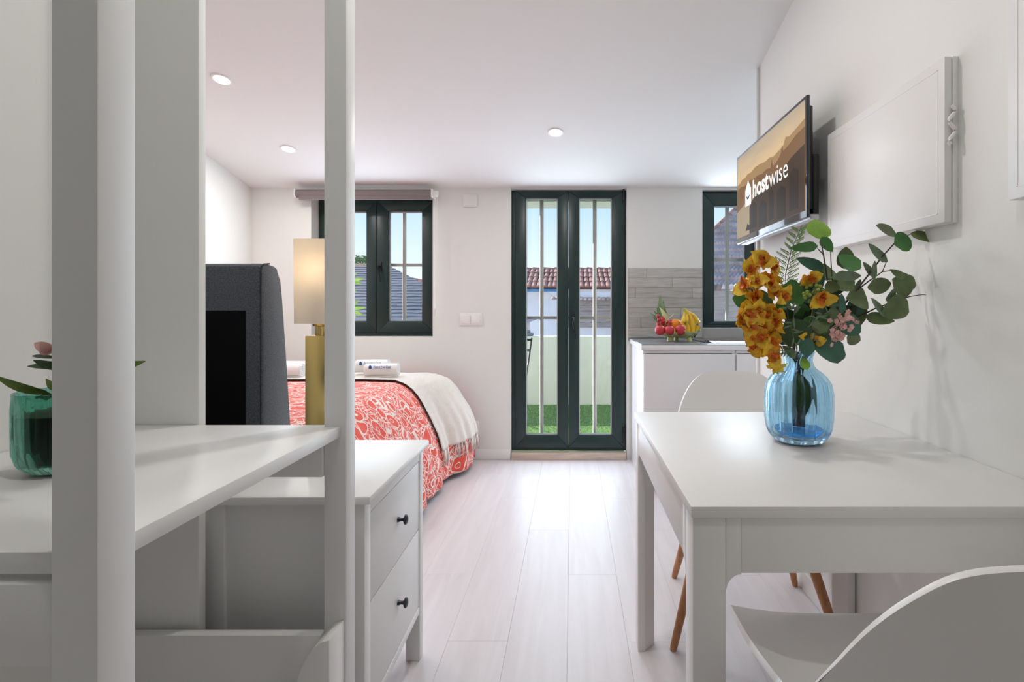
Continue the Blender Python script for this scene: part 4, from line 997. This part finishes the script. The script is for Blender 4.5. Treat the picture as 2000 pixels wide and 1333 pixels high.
def Z(x, y, dy=0.0):                    # a spot of the bouquet, dy = nearer(-)/farther(+)
    return P(1380+x/2.666, 400+y/2.666, VY+dy)
zk = kv/2.666
MOUTH = vc+Vector((0,0,.20))
GLEAF = 'eucalyptus branches in the blue vase'
def branch(name, label, cat, stems, leaves, grp=None, mstem='stem', d0=0.0):
    t = thing(name, label, cat, MOUTH-Vector((0,0,.17)), grp)
    for (pts, r0, r1) in stems:
        ps = [p if isinstance(p, Vector) else Z(*p) for p in pts]
        bm = NB(); k = len(ps)-1; tube(bm, ps, [r0+(r1-r0)*i/k for i in range(len(ps))], 7); obj('stem', bm, M[mstem], t, smooth=True)
    for L in leaves:
        (bx_, by_), (tx_, ty_), wd, key = L[:4]; dy = L[4] if len(L) > 4 else random.uniform(-.03,.03); shp = L[5] if len(L) > 5 else 'oval'
        add_leaf(t, Z(bx_, by_, d0+dy), Z(bx_+(tx_-bx_)*1.08, by_+(ty_-by_)*1.08, d0+dy+random.uniform(-.025,.025)), wd*1.32*zk, key, shape=shp, bend=random.uniform(-.06,.10), fold=random.uniform(.05,.25))
    return t
inner_a = MOUTH+Vector((.004,.006,-.165))
branch('eucalyptus_branch', 'long eucalyptus branch reaching up right towards the cover board', 'branch',
  [([inner_a, MOUTH+Vector((.01,.005,0)), (600,690), (690,550), (760,470), (860,345), (915,270), (980,200)], .0034, .0016),
   ([(770,455), (850,395), (915,350), (985,340)], .002, .001), ([(915,352), (935,300)], .0012, .001), ([(980,200), (985,150)], .001, .0008), ([(990,190), (1065,152)], .001, .0008)],
  [((985,150),(890,112),58,'o',0), ((978,208),(1058,185),84,'g',-.01), ((1062,150),(1190,195),52,'o',.01), ((942,298),(850,210),44,'s',.0), ((872,392),(876,300),26,'s',-.01), ((868,372),(818,304),26,'s',.01),
   ((838,432),(952,412),64,'o',.0), ((1030,382),(960,340),28,'o',.0), ((1068,455),(975,392),104,'o',.01), ((1078,440),(1030,360),42,'o',.02), ((770,470),(800,395),28,'s',.02)], GLEAF)
branch('eucalyptus_branch', 'low eucalyptus branch reaching right with a thin curling tip', 'branch',
  [([inner_a+Vector((.004,.004,.0)), MOUTH+Vector((.014,0,.005)), (620,700), (700,640), (790,585), (880,540), (1000,497), (1060,478)], .003, .0014),
   ([(1060,478), (1130,468), (1180,482), (1215,525), (1230,556)], .0012, .0006)],
  [((940,505),(972,442),42,'s',.01), ((1046,500),(918,572),96,'o',.0), ((938,582),(862,494),42,'s',-.01), ((828,582),(968,606),48,'o',.0), ((1150,472),(1205,515),10,'o',.0,'lance'), ((1205,515),(1232,556),9,'o',.0,'lance')], GLEAF)
branch('eucalyptus_branch', 'upright eucalyptus branch with a bright round leaf at its tip', 'branch',
  [([inner_a+Vector((-.006,.008,.004)), MOUTH+Vector((.0,.012,0)), (560,650), (635,480), (625,360), (610,270), (595,190)], .003, .0013), ([(655,480), (655,400), (648,300), (645,240)], .0018, .001), ([(610,262), (576,226)], .0014, .001)],
  [((585,178),(570,84),106,'b',.0), ((598,170),(652,240),42,'g',.0), ((578,216),(442,226),40,'g',-.01), ((606,332),(478,282),46,'t',.02), ((720,335),(726,228),68,'o',.02), ((802,334),(694,270),86,'g',-.02), ((803,370),(660,378),36,'s',-.03),
   ((770,395),(655,420),98,'o',.01), ((570,335),(596,432),46,'t',.0), ((655,340),(595,385),84,'o',.04), ((650,470),(745,350),60,'o',.05)], GLEAF)
random.seed(33)
FILL = []
for q in range(64):
    a = random.uniform(0, 6.28); x_ = 580+random.gauss(0, 100); y_ = 590+random.gauss(0, 95); l_ = random.uniform(70, 105)
    if x_ < 420 or x_ > 740 or y_ > 700 or y_ < 400: x_, y_ = 600+random.uniform(-60,60), 590+random.uniform(-60,60)
    FILL.append(((x_, y_), (x_+math.cos(a)*l_, y_+math.sin(a)*l_*.8), random.uniform(45,75), random.choice('ddoogtt'), random.uniform(-.025,.09)))
branch('eucalyptus_branch', 'dense leafy eucalyptus branch low in the middle of the bouquet', 'branch',
  [([inner_a+Vector((.008,-.006,.004)), MOUTH+Vector((.012,-.006,0)), (600,700), (700,600), (790,500)], .003, .0015), ([inner_a+Vector((-.008,-.004,.008)), MOUTH+Vector((-.010,-.006,.0)), (450,640), (300,560), (215,500)], .0026, .001)],
  [((838,500),(735,490),102,'o',.0), ((832,590),(745,555),98,'o',.02), ((800,610),(690,650),86,'t',-.02), ((722,792),(548,712),100,'t',-.04), ((530,790),(508,680),56,'t',-.05), ((705,565),(702,470),30,'t',-.05), ((690,522),(560,515),34,'d',-.02),
   ((505,440),(405,478),104,'g',-.03), ((508,720),(420,610),120,'d',-.04), ((232,495),(142,488),76,'g',-.02), ((318,545),(285,450),60,'d',.0), ((222,700),(203,650),32,'g',.01), ((640,650),(560,570),70,'t',.02), ((560,640),(520,560),60,'d',.02), ((430,720),(395,640),80,'d',.03),
   ((700,560),(610,600),80,'d',.04), ((470,640),(400,560),80,'d',.05), ((680,480),(600,520),70,'d',.05), ((730,640),(640,620),70,'t',.04), ((460,800),(400,740),44,'s',-.05), ((525,860),(500,800),34,'b',-.045), ((560,560),(480,520),60,'d',.03), ((600,600),(560,690),60,'d',.01)]+FILL, GLEAF)
for q, (bx0, tx0) in enumerate((((-.016,-.012,.03),(.004,-.010,.165)), ((.012,.004,.02),(.010,-.006,.17)), ((.004,-.014,.05),(-.010,-.006,.175)))):
    t = thing('cut_greenery', ('broad green stem slanting left inside the blue vase', 'broad green stem standing upright inside the blue vase', 'narrow green stem crossing the others inside the blue vase')[q], 'greenery', vc+Vector((0,0,.02)))
    bm = NB(); a_, b_ = vc+Vector(bx0), vc+Vector(tx0); tube(bm, [a_, a_.lerp(b_,.5)+Vector((.004,0,0)), b_, b_+Vector((.004,0,.05))], .0045, 8); o = obj('stem', bm, M['gstem'], t, smooth=True)
    add_leaf(t, b_, a_.lerp(b_,.25)+Vector((.018-.014*q,-.012,0)), .030, 'b', shape='oval'); add_leaf(t, a_.lerp(b_,.9), a_.lerp(b_,.35)+Vector((-.008+.006*q,-.010,0)), .026, 'g', shape='oval')
# fern
fn = thing('fern_frond', 'feathery fern frond rising under the television', 'fern', MOUTH-Vector((0,0,.16)))
rach = [inner_a+Vector((-.004,0,.004)), MOUTH+Vector((-.008,.004,0)), Z(440,640,.02), Z(405,480,.03), Z(412,360,.03), Z(440,240,.03), Z(496,108,.03)]
bm = NB(); tube(bm, rach, [.002,.002,.0018,.0016,.0012,.001,.0006], 6); obj('stem', bm, M['stem'], fn, smooth=True)
def along(ps, t):
    k = t*(len(ps)-1); i = min(len(ps)-2, int(k)); return ps[i].lerp(ps[i+1], k-i)
top3 = rach[3:]
for q in range(13):
    t_ = q/13.0; b_ = along(top3, t_); ln = (88 if q < 8 else 62)*(1-.55*max(0, t_-.5))*zk
    for s_ in (-1, 1):
        a = R(28+8*t_); tip = b_+Vector((s_*ln*math.cos(a), random.uniform(-.01,.01), ln*math.sin(a)*.75+.004))
        bm = NB(); tube(bm, [b_, b_.lerp(tip,.5)+Vector((0,0,.002)), tip], [.0006,.0005,.0003], 4)
        for m_ in range(9):
            c_ = b_.lerp(tip, .12+.86*m_/9)
            for s2 in (-1, 1):
                l2 = .0075*(1-.6*m_/9); tp = c_+Vector((s_*l2*.55, s2*.001, s2*l2*.9)); merge(bm, leaf_bm(c_, tp, .0022, shape='lance', n=3, face=Vector((0,-1,.1))))
        obj('pinna', bm, LEAF['f'], fn, smooth=True)
fn2 = thing('fern_frond', 'short fern tuft hanging low at the left of the vase neck', 'fern', MOUTH-Vector((0,0,.02)))
r2 = [MOUTH+Vector((-.006,-.01,0)), Z(440,770,-.03), Z(390,760,-.035), Z(330,765,-.04)]
bm = NB(); tube(bm, r2, .0009, 5); obj('stem', bm, M['gstem'], fn2, smooth=True)
for q in range(7):
    b_ = along(r2[1:], q/7)
    for s_ in (-1, 1):
        tip = b_+Vector((-.006, random.uniform(-.004,.004), s_*.014)); add_leaf(fn2, b_, tip, .004, 'f', 'pinna', shape='lance', n=4)
# trailing grass-like sprigs in the centre
for (lab, pts_) in (('wispy green sprig in front of the dark middle leaves', [(470,760),(440,640),(460,560),(400,520)]), ('wispy green sprig beneath the green berries', [(560,700),(555,600),(600,570),(650,575)])):
    t = thing('green_sprig', lab, 'sprig', MOUTH-Vector((0,0,.03)))
    ps = [MOUTH+Vector((0,-.008,-.02))]+[Z(a, b, -.05) for a, b in pts_]
    bm = NB(); tube(bm, ps, .0009, 5); obj('stem', bm, M['gstem'], t, smooth=True)
    for q in range(16):
        b_ = along(ps[1:], q/16); an = random.uniform(0, 6.28); tip = b_+Vector((math.cos(an)*.022, random.uniform(-.012,.006), math.sin(an)*.022)); add_leaf(t, b_, tip, .0045, 's', 'leaf', shape='lance', n=4)
# berries
t = thing('berry_sprig', 'sprig of small green berries in the middle of the bouquet', 'berries', MOUTH-Vector((0,0,.16)))
bc2 = Z(560,462,-.05)
bm = NB(); tube(bm, [inner_a, MOUTH, Z(545,640,-.03), bc2], .0012, 6); obj('stem', bm, M['gstem'], t, smooth=True)
for q in range(30):
    a, b = random.uniform(0,6.28), random.uniform(-1,1); rr = math.sqrt(1-b*b)
    c_ = bc2+Vector((rr*math.cos(a)*.024, rr*math.sin(a)*.016, b*.021)); bm = NB(); ball(bm, c_, .0048, 8, 6); obj('berry', bm, M['berry'], t, smooth=True)
# pink blossom sprig
t = thing('pink_blossom_sprig', 'sprig of small dusty pink blossoms right of the vase neck', 'blossom', MOUTH-Vector((0,0,.15)))
bm = NB()
for tip in ((720,600),(735,640),(690,640),(650,600),(640,690),(690,710)):
    tube(bm, [Z(560,720,-.04), Z(630,660,-.055), Z(tip[0], tip[1], -.06)], .0009, 5)
tube(bm, [inner_a+Vector((.002,-.006,0)), MOUTH+Vector((0,-.010,0)), Z(560,720,-.04)], .0014, 6)
obj('stem', bm, M['gstem'], t, smooth=True)
b = NB()
for k in range(5):
    a = k*1.2566; merge(b, leaf_bm((0,0,0), (math.cos(a)*.0066, -.0014, math.sin(a)*.0066), .0066, shape='oval', n=4, face=Vector((0,-1,0))))
pink_me = bpy.data.meshes.new('blossom'); b.to_mesh(pink_me); b.free(); pink_me.materials.append(M['pink'])
for q in range(46):
    big = q < 28; cx_, cy_ = (712, 608) if big else (672, 692)
    px_, py_ = cx_+random.gauss(0, 26 if big else 22), cy_+random.gauss(0, 30 if big else 20)
    inst('blossom', pink_me, t, Z(px_, py_, -.062+random.uniform(-.012,.012))-ORIGIN[t.name], (random.uniform(-.7,.7), random.uniform(0,6), random.uniform(-.7,.7)))
# orange orchids
def flower_me(name, n_, ln, wd, m, seed, lip=None):
    random.seed(seed); b = NB()
    for k in range(n_):
        a = k*2*math.pi/n_+random.uniform(-.35,.35); l2 = ln*random.uniform(.7,1.2); big = lip is not None and k in (0, 3)
        if big: l2 = ln*1.55
        b2 = leaf_bm((0,0,0), (math.cos(a)*l2, -.006+random.uniform(-.008,.004), math.sin(a)*l2), (wd*1.9 if big else wd*random.uniform(.8,1.2)), shape='fan', n=8, bend=random.uniform(.0,.25), fold=random.uniform(-.3,.4), face=Vector((random.uniform(-.5,.5),-1,random.uniform(-.4,.4))))
        for v in b2.verts: v.co += Vector((random.uniform(-1,1), random.uniform(-1,1), random.uniform(-1,1)))*.0017
        for f in b2.faces: f.material_index = 1 if big else 0
        merge(b, b2)
    me = bpy.data.meshes.new(name); b.to_mesh(me); b.free(); me.materials.append(m)
    if lip: me.materials.append(lip)
    finish(me, True); return me
pet = [flower_me('flower', 6, .0165, .0150, M['petal_o'], s_, M['petal']) for s_ in (1,2,3,11,12)]
yel = flower_me('flower', 6, .016, .016, M['petal_y'], 9)
def centre_me(seed):
    random.seed(seed); b = NB()
    for k in range(9):
        a = random.uniform(0, 6.28); l2 = random.uniform(.004,.013); merge(b, leaf_bm((0,-.003,0), (math.cos(a)*l2, -.010+random.uniform(-.006,.004), math.sin(a)*l2), .008, shape='oval', n=4, face=Vector((0,-1,0))))
    ball(b, (0,-.006,0), .0042, 8, 6)
    me = bpy.data.meshes.new('flower_centre'); b.to_mesh(me); b.free(); me.materials.append(M['petal_c']); finish(me, True); return me
cen = [centre_me(s_) for s_ in (4,5)]
random.seed(21)
def orchid(label, stem, spots, d0):
    t = thing('orchid_spray', label, 'orchid', MOUTH-Vector((0,0,.14)), 'orange orchid sprays in the blue vase')
    ps = [inner_a+Vector((-.006,-.004,.01)), MOUTH+Vector((-.012,-.006,0))]+[Z(a, b_, d0) for a, b_ in stem]
    bm = NB(); tube(bm, ps, .0013, 6); obj('stem', bm, M['gstem'], t, smooth=True)
    for i, (a, b_, *k) in enumerate(spots):
        y_ = k[0] if k else 0
        f = inst('flower', yel if y_ else pet[i % 5], t, Z(a, b_, d0+random.uniform(-.03,.02))-ORIGIN[t.name], (random.uniform(-.6,.6), random.uniform(0,6.28), random.uniform(-.7,.7)), [random.uniform(1.1,1.45)]*3)
        if not y_: inst('flower_centre', cen[i % 2], f)
    return t
orchid('tall orange and yellow orchid spray at the left of the bouquet', [(420,700),(320,600),(262,470),(262,380),(255,300)],
       [(225,345),(255,300),(300,290),(335,330),(320,385),(205,425),(260,405),(320,420),(240,480),(255,520),(352,455)], -.02)
orchid('low thick orange and yellow orchid spray hanging beside the vase', [(430,740),(360,680),(280,640)],
       [(175,590),(215,570),(262,560),(312,565),(355,560),(225,625),(275,625),(325,625),(370,600),(245,680),(290,690),(340,670),(250,740),(300,745),(350,720),(205,550),(395,475)], -.045)
orchid('small orange blossoms dotted among the green leaves', [(520,680),(560,520),(545,390)], [(540,382),(600,478),(545,700)], -.035)
orchid('single orchid drooping over the left shoulder of the vase', [(430,770),(360,780),(345,800)], [(342,790),(358,842,1)], -.06)

# ================================================================== OUTSIDE
bm = NB(); bx(bm, -6, 6, 3.98, 6.0, -.15, -.005); tf = struct(obj('floor_terrace', bm, M['turf']), 'terrace slab laid with artificial turf', 'floor')
bm = NB(); rs = random.Random(3)
for q in range(14000):
    x_ = rs.uniform(-1.6, 1.6); y_ = rs.uniform(4.1, 5.90); h_ = rs.uniform(.010,.020); a = rs.uniform(0, 6.28); dx, dy = math.cos(a)*.003, math.sin(a)*.003
    v = [bm.verts.new((x_-dx, y_-dy, -.005)), bm.verts.new((x_+dx, y_+dy, -.005)), bm.verts.new((x_+rs.uniform(-.008,.008), y_+rs.uniform(-.008,.008), h_-.005))]; bm.faces.new(v)
tag(obj('artificial_turf', bm, M['blade'], smooth=False), 'bright green artificial turf on the terrace', 'turf', kind='stuff')
bm = NB(); bx(bm, -7, 7, 5.92, 6.08, -.6, .755, .006); struct(obj('wall_terrace', bm, M['parapet']), 'low cream parapet wall around the terrace', 'wall')
bm = NB(); bx(bm, -.95, .72, 3.98, 5.62, 2.12, 2.28, .005); struct(obj('ceiling_terrace', bm, M['parapet']), 'cream canopy slab above the terrace door', 'canopy')

for (xa, xb, nm) in ((-6, -2.37, 'wall_bounce_left'), (1.85, 6, 'wall_bounce_right')):  # unseen walls added to bounce sunlight onto the parapet
    bm = NB(); bx(bm, xa, xb, 3.86, 3.98, -.1, 2.6); struct(obj(nm, bm, M['parapet']), 'unseen cream outer wall added beside the terrace to bounce light', 'wall')
# neighbouring house with clay-tiled roof seen through the door
hy, hz, ry, rz = 20.0, P(0,562,20)[2], 22.6, P(0,527,22.6)[2]
hs = thing('tiled_house', 'white house with clay tiled roof seen through the door', 'house', (0, 21, -3))
bm = NB(); bx(bm, -5, 6, hy+.25, ry+3, -6, hz-.02); obj('house_wall', bm, M['facade'], hs)
sl = Vector((0, ry-hy, rz-hz)); tilt2 = math.atan2(rz-hz, ry-hy)
bm = NB(); prism(bm, [(hy, hz-.06), (ry, rz-.06), (ry+2.6, hz-.06)], 'x', -5.2, 6.2); obj('roof_deck', bm, M['clay_far'], hs)
b = NB(); seg = 6; TLn, TW = sl.length/4*1.12, .19
A = []; 
for k, yy in enumerate((0, TLn)):
    A.append([b.verts.new((TW*.56*(1-.08*k)*math.cos(math.pi*i/seg), yy, TW*.42*math.sin(math.pi*i/seg)+.03*(1-k))) for i in range(seg+1)])
for i in range(seg): b.faces.new((A[0][i], A[0][i+1], A[1][i+1], A[1][i]))
b.faces.new(A[0][::-1])
tile = bpy.data.meshes.new('roof_tile'); b.to_mesh(tile); b.free(); tile.materials.append(M['clay'])
for r_ in range(4):
    for c_ in range(27):
        xx = -2.45+c_*.2+random.uniform(-.01,.01); p = Vector((xx, hy-.08, hz-.03))+sl*(r_/4)
        inst('roof_tile', tile, hs, p-ORIGIN[hs.name], (tilt2+random.uniform(-.02,.02), 0, random.uniform(-.03,.03)))
b = NB(); A = [[b.verts.new((xx, .16*math.cos(math.pi*i/seg), .12*math.sin(math.pi*i/seg)+e)) for i in range(seg+1)] for xx, e in ((0,.03),(.5,0))]
for i in range(seg): b.faces.new((A[0][i], A[0][i+1], A[1][i+1], A[1][i]))
b.faces.new(A[0])
rdg = bpy.data.meshes.new('ridge_tile'); b.to_mesh(rdg); b.free(); rdg.materials.append(M['clay'])
for c_ in range(13): inst('ridge_tile', rdg, hs, Vector((-2.6+c_*.46, ry, rz-.04))-ORIGIN[hs.name])
bm = NB(); bx(bm, -5.1, -.4, hy-.16, hy-.02, hz-.16, hz-.06, .01); obj('gutter', bm, M['gutter'], hs)
# nearer boarded annexe on the right
ax0 = P(1075,0,15.5)[0]; zt3 = P(0,571,15.5)[2]
an = thing('boarded_annexe', 'low annexe with weathered board wall seen through the right door leaf', 'building', (1.5, 16.5, -3))
bm = NB(); bx(bm, ax0+.3, 4.3, 15.55, 17.5, -6, zt3-.18); obj('annexe_wall', bm, M['facade'], an)
for q in range(5):
    z1 = P(0,586+q*11,15.5)[2]; bm = NB(); bx(bm, ax0+.32, 4.28, 15.50, 15.555, z1-.155, z1, .006); obj('board', bm, M['planks_ext'], an)
bm = NB(); prism(bm, [(ax0-.05, zt3), (4.4, zt3), (4.4, zt3-.16), (ax0+.35, zt3-.16), (ax0+.12, zt3-.12)], 'y', 15.2, 17.6, .01); obj('roof_edge', bm, M['facade'], an)
bm = NB()
for q in range(34):
    xx = ax0+.1+q*.13; ball(bm, (xx, 15.24, zt3-.19+random.uniform(-.02,.02)), .07, 8, 6, (1, 1.6, .7))
o = obj('broken_tiles', bm, M['clay_far'], an); o['kind'] = 'stuff'
# hip-roofed house beyond the kitchen window
hr = thing('hip_roof_house', 'house with steep weathered tile roof seen through the kitchen window', 'house', (6, 16, -3))
e0, e1 = Vector((2.0, 13, 1.55)), Vector((10, 13, 1.55)); q0, q1 = Vector((5.5, 16.5, 4.55)), Vector((10, 16.5, 4.55))
bm = NB(); NX, NZ = 150, 15; rows = []
for j in range(NZ):
    for half in (0, 1):
        t_ = (j+half*.98)/NZ; a = e0.lerp(q0, t_); b_ = e1.lerp(q1, t_); lift = .07*(1-half)
        rows.append([bm.verts.new(a.lerp(b_, i/NX)+Vector((0, -.4*lift, lift+.05*abs(math.sin(i*math.pi/2))))) for i in range(NX+1)])
for a, b_ in zip(rows, rows[1:]):
    for i in range(NX): bm.faces.new((a[i], a[i+1], b_[i+1], b_[i]))
o = obj('roof_tiles', bm, M['clay_far'], hr, smooth=False); o['kind'] = 'stuff'
bm = NB(); v = [bm.verts.new(p) for p in (e0-Vector((0,0,.05)), q0-Vector((0,0,.05)), Vector((5.5,20,1.5)), Vector((2,20,1.5)))]; bm.faces.new(v); obj('hip_side', bm, M['clay_far'], hr)
bm = NB(); tube(bm, [e0, q0], .09, 8); tube(bm, [q0, q1], .09, 8); obj('ridge', bm, M['clay'], hr)
bm = NB(); bx(bm, 2.4, 10, 13.3, 19, -6, 1.5); obj('house_wall', bm, M['planks_ext'], hr)
# slate roof house beyond the bed window
sr = thing('slate_roof_house', 'house with dark slate hip roof seen through the bed window', 'house', (-5, 9, -3))
e0, e1 = Vector((-9, 7.5, .78)), Vector((-.85, 7.5, .78)); q0, q1 = Vector((-9, 11, P(0,519,11)[2])), Vector((P(758,0,11)[0], 11, P(0,519,11)[2]))
bm = NB(); NX, NZ = 60, 22; rows = []
for j in range(NZ):
    for half in (0, 1):
        t_ = (j+half*.98)/NZ; a = e0.lerp(q0, t_); b_ = e1.lerp(q1, t_); lift = .010*(1-half)
        rows.append([bm.verts.new(a.lerp(b_, i/NX)+Vector((0, -.3*lift, lift+.0025*math.sin(i*1.7+j)))) for i in range(NX+1)])
for a, b_ in zip(rows, rows[1:]):
    for i in range(NX): bm.faces.new((a[i], a[i+1], b_[i+1], b_[i]))
o = obj('roof_slates', bm, M['slate'], sr, smooth=False); o['kind'] = 'stuff'
bm = NB(); v = [bm.verts.new(p) for p in (e1, q1, Vector((q1.x, 14, .8)), Vector((-.85, 14, .8)))]; bm.faces.new(v); obj('hip_side', bm, M['slate'], sr)
bm = NB(); bx(bm, -9, -1.1, 7.8, 13.8, -6, .76); obj('house_wall', bm, M['facade'], sr)
# red roof tip further away
rr_ = thing('red_gable_house', 'distant red roof tip above the slate roof', 'house', (-7.2, 24.5, -3))
pk = P(806,541,24); bm = NB(); prism(bm, [(pk.x-.2, pk.z), (pk.x+.55, pk.z-.14), (pk.x+1.6, pk.z-1.6), (pk.x-1.8, pk.z-1.6)], 'y', 24, 26); obj('roof', bm, M['clay'], rr_)
bm = NB(); bx(bm, pk.x-1.5, pk.x+1.3, 24.2, 25.8, -6, pk.z-1.5); obj('house_wall', bm, M['facade'], rr_)
# distant tree
dt = thing('distant_tree', 'green tree crown rising behind the slate roof', 'tree', (-5.9, 14.5, -4))
bm = NB(); tube(bm, [(-5.9,14.5,-4), (-5.85,14.5,1.2)], [.25,.12], 8); obj('trunk', bm, M['bark'], dt)
cc = P(690, 520, 14.5); rs = random.Random(5); bm = NB()
for q in range(900):
    a, b_ = rs.uniform(0,6.28), rs.uniform(-1,1); s_ = math.sqrt(1-b_*b_); r_ = rs.uniform(.6,1)
    c_ = cc+Vector((s_*math.cos(a)*.9*r_, s_*math.sin(a)*.6*r_, b_*.30*r_)); d_ = Vector((rs.uniform(-1,1), rs.uniform(-1,1), rs.uniform(-.6,.6)))*.07
    e_ = Vector((rs.uniform(-1,1), rs.uniform(-1,1), rs.uniform(-1,1)))*.05
    bm.faces.new([bm.verts.new(c_), bm.verts.new(c_+d_+e_), bm.verts.new(c_+d_*2), bm.verts.new(c_+d_-e_)])
o = obj('crown', bm, M['tree'], dt, smooth=False); o['kind'] = 'stuff'
# oleander on the terrace
ol = thing('oleander_shrub', 'bright green pointed leaves of a shrub outside the bed window', 'shrub', (-2.02, 4.75, -.005))
bm = NB(); lathe(bm, [(0,0),(.12,0),(.15,.28),(.16,.30),(.14,.30),(.13,.26),(0,.26)], (-2.02,4.75,-.005), n=24); obj('pot', bm, M['clay'], ol)
bm = NB()
for tp in ((683,548),(683,604),(660,575),(668,628)): tube(bm, [(-2.02,4.75,.25), Vector((-2.02,4.75,.25)).lerp(P(tp[0],tp[1],4.7),.6)+Vector((.03,0,0)), P(tp[0],tp[1],4.7)], [.010,.007,.004], 6)
obj('stem', bm, M['bark'], ol)
for (cx_, cy_) in ((684,550),(684,604),(660,575),(668,630)):
    for q in range(11):
        a = R(-95+q*36+random.uniform(-10,10)); ln = random.uniform(24,33)
        add_leaf(ol, P(cx_, cy_, 4.7), P(cx_+math.cos(a)*ln, cy_-math.sin(a)*ln*.8, 4.7+random.uniform(-.08,.06)), 6.5*4.7/F_PX, M['oleander'], shape='lance', bend=.08)
# folding chair on the terrace
fcx, fcy = -.60, 4.62
fc_ = thing('folding_chair', 'thin black metal folding chair just left of the terrace door', 'chair', (fcx, fcy, -.005))
def rod(name, pts, r=.008): bm = NB(); tube(bm, pts, r, 8); obj(name, bm, M['darkmetal'], fc_, smooth=True)
for sx in (-.19, .19):
    rod('frame_leg', [(fcx+sx+.045, fcy+.16, .80), (fcx+sx, fcy+.02, .42), (fcx+sx-.02, fcy-.24, 0)])
    rod('frame_leg', [(fcx+sx*.9, fcy-.18, .44), (fcx+sx*.9, fcy+.26, 0)])
for q in range(2): rod('back_slat', [(fcx-.19+.04-q*.012, fcy+.155-q*.04, .785-q*.09), (fcx+.19+.04-q*.012, fcy+.155-q*.04, .785-q*.09)], .010)
for q in range(5): bm = NB(); bx(bm, fcx-.19, fcx+.19, fcy-.2+q*.075, fcy-.15+q*.075, .435, .447, .003); obj('seat_slat', bm, M['darkmetal'], fc_)
# folded tarp on the parapet
tp = thing('folded_tarp', 'blue-grey folded tarpaulin lying on the parapet outside the door', 'tarpaulin', (-.56, 6.0, .756))
for q in range(3):
    bm = NB(); bx(bm, -.70+q*.02, -.44-q*.035, 5.95, 6.05, .756+q*.032, .790+q*.030, .013, 3); obj('fold', bm, M['tarp'], tp)
